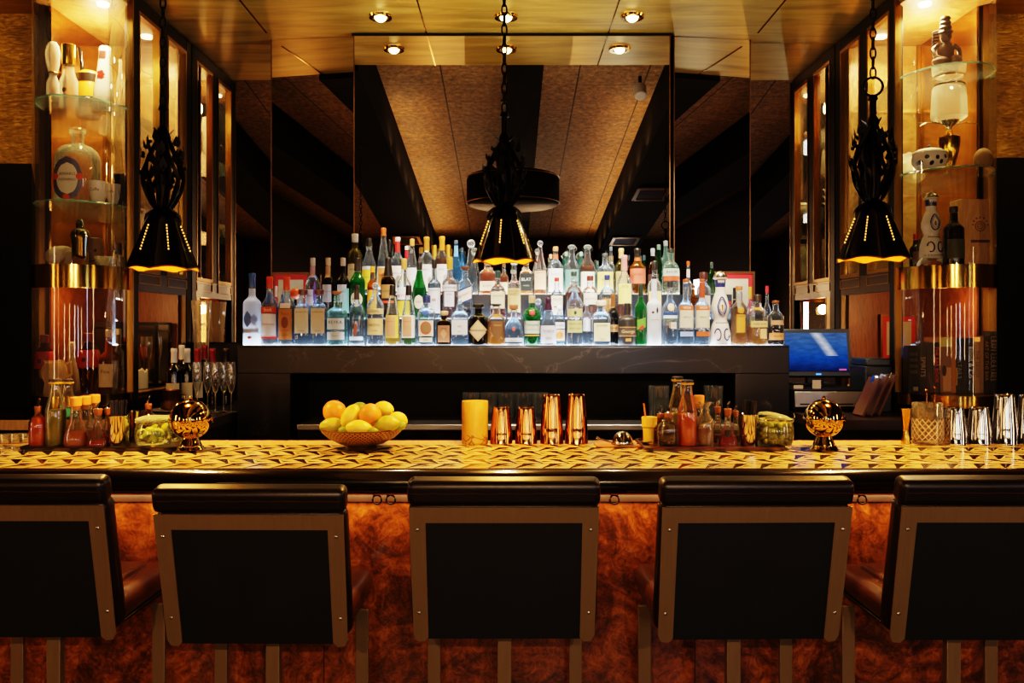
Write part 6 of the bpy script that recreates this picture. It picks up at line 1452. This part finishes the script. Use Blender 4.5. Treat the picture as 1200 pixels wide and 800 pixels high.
# ================================================================ TILL AREA, RIGHT
Y = 4.02
t = thing('cash_drawer', (1.502, Y, KZ), 'cash drawer with brushed steel front under the till screen', 'cash drawer')
x0 = -.165; x1 = .165
MB().box(x0, 0, .012, x1, .36, .108).build('drawer_body', 'black', t, bevel=.003)
MB().box(x0+.006, -.006, .026, x1-.006, -.0005, .098).build('drawer_front', 'steel_brushed', t, bevel=.002)
MB().box(x0+.03, -.008, .036, x1-.05, -.0062, .042).build('slot', 'black', t, smooth=False)
for x in (x0+.03, x1-.03): MB().box(x-.015, .02, 0, x+.015, .05, .0115).box(x-.015, .30, 0, x+.015, .33, .0115).build('foot', 'black', t, smooth=False)
def m_screen():
    tt = NT('lit_screen'); tc = tt.n('ShaderNodeTexCoord'); sp = tt.n('ShaderNodeSeparateXYZ', {0: tc.outputs['Generated']}); x, z_ = sp.outputs[0], sp.outputs[2]
    g = tt.ramp(z_, [(0, '0c1638'), (.35, '123a80'), (.7, '2a4a80'), (1, '3a5078')])
    d = tt.math('ABSOLUTE', tt.math('SUBTRACT', tt.math('ADD', x, tt.math('MULTIPLY', z_, .42)), .92))
    beam = tt.math('MULTIPLY', tt.math('SUBTRACT', 1.0, tt.math('MINIMUM', tt.math('MULTIPLY', d, 9.0), 1.0)), tt.math('MULTIPLY', tt.math('GREATER_THAN', z_, .40), .55))
    wv = tt.noise(tt.coords((3, 1, 6), 'Generated'), 2.2, 3, .5, .5)
    c = tt.mix(beam, g, lin('d8dce0')); e = tt.n('ShaderNodeEmission', {0: c, 1: tt.math('MULTIPLY_ADD', wv, 1.2, .35)})
    return tt.done(e)
M['screen'] = m_screen()
Y = 4.20
t = thing('till_monitor', (1.522, Y, KZ+.109), 'touchscreen till with glowing blue screen right of the stone ledge', 'monitor', rz=math.radians(-4))
zb_, zt_ = wz(441, Y)-KZ-.109, wz(385, Y)-KZ-.109
rt = Matrix.Translation((0, 0, zb_)) @ Matrix.Rotation(math.radians(-12), 4, 'X')
hs = zt_-zb_
MB().box(-.166, 0, 0, .166, .045, hs*1.02).xf(rt).build('housing', P('23282c', .4), t, bevel=.005)
MB().box(-.154, -.003, .026, .146, -.0008, hs*.93).xf(rt).build('screen', 'screen', t, smooth=False)
MB().box(-.012, -.003, .008, .012, -.0008, .014).xf(rt).build('status_light', EM('3a7aff', 3), t, smooth=False)
MB().box(.10, -.0045, .030, .135, -.0032, .038).xf(rt).build('screen_icon', EM('c05a9a', .8), t, smooth=False)
MB().box(-.10, .045, 0, .10, .20, .012).box(-.04, .05, .012, .04, .10, zb_+.06).build('stand', P('15181a', .4), t, bevel=.003)
Y = 4.06
for k, (p0, p1, y0, y1) in enumerate(((930, 941, 446, 450), (952, 962, 442, 452))):
    o = MB().box(wx(p0, Y)-wx(946, Y), -.001, 0, wx(p1, Y)-wx(946, Y), .001, (y1-y0)*Y/F).build('paper_tag', P('a08a70', .7), None, loc=(wx(946, Y), Y, KZ+.109))
    tag(o, ['small flat paper tag on the cash drawer, left one', 'small upright paper tag on the cash drawer, below the screen light'][k], 'tag', 'paper tags on the cash drawer')
Y = 4.1
t = thing('receipt_printer', (1.735, Y, KZ), 'boxy dark blue grey printer right of the till screen', 'printer')
MB().box(-.063, -.09, 0, .064, .10, wz(428, Y)-KZ).build('printer_body', P('1c242a', .4), t, bevel=.006)
MB().box(-.058, -.085, wz(428, Y)-KZ+.001, .06, .09, wz(419, Y)-KZ).build('printer_lid', P('2a343a', .35), t, bevel=.006)
MB().box(-.04, -.0925, .10, .04, -.0905, .125).build('paper_slot', 'black', t, smooth=False)
for k in range(3):
    Yk = 3.80+.03*k
    t = thing('menu_board', (wx(1010+9*k, Yk), Yk, KZ), ['leaning brown menu board nearest the till', 'leaning brown menu board between the other two', 'leaning brown menu board nearest the right cabinet'][k], 'menu board', 'brown menu boards beside the till')
    mt = Matrix.Rotation(.42, 4, 'Y')
    MB().box(-.006, -.012, .004, .006, .10, .19+.005*k).xf(mt).build('board', P('5e361c', .5), t, bevel=.002)
    MB().box(-.008, .03, .165+.005*k, .008, .06, .20+.005*k).xf(mt).build('clip', 'steel', t, bevel=.002)
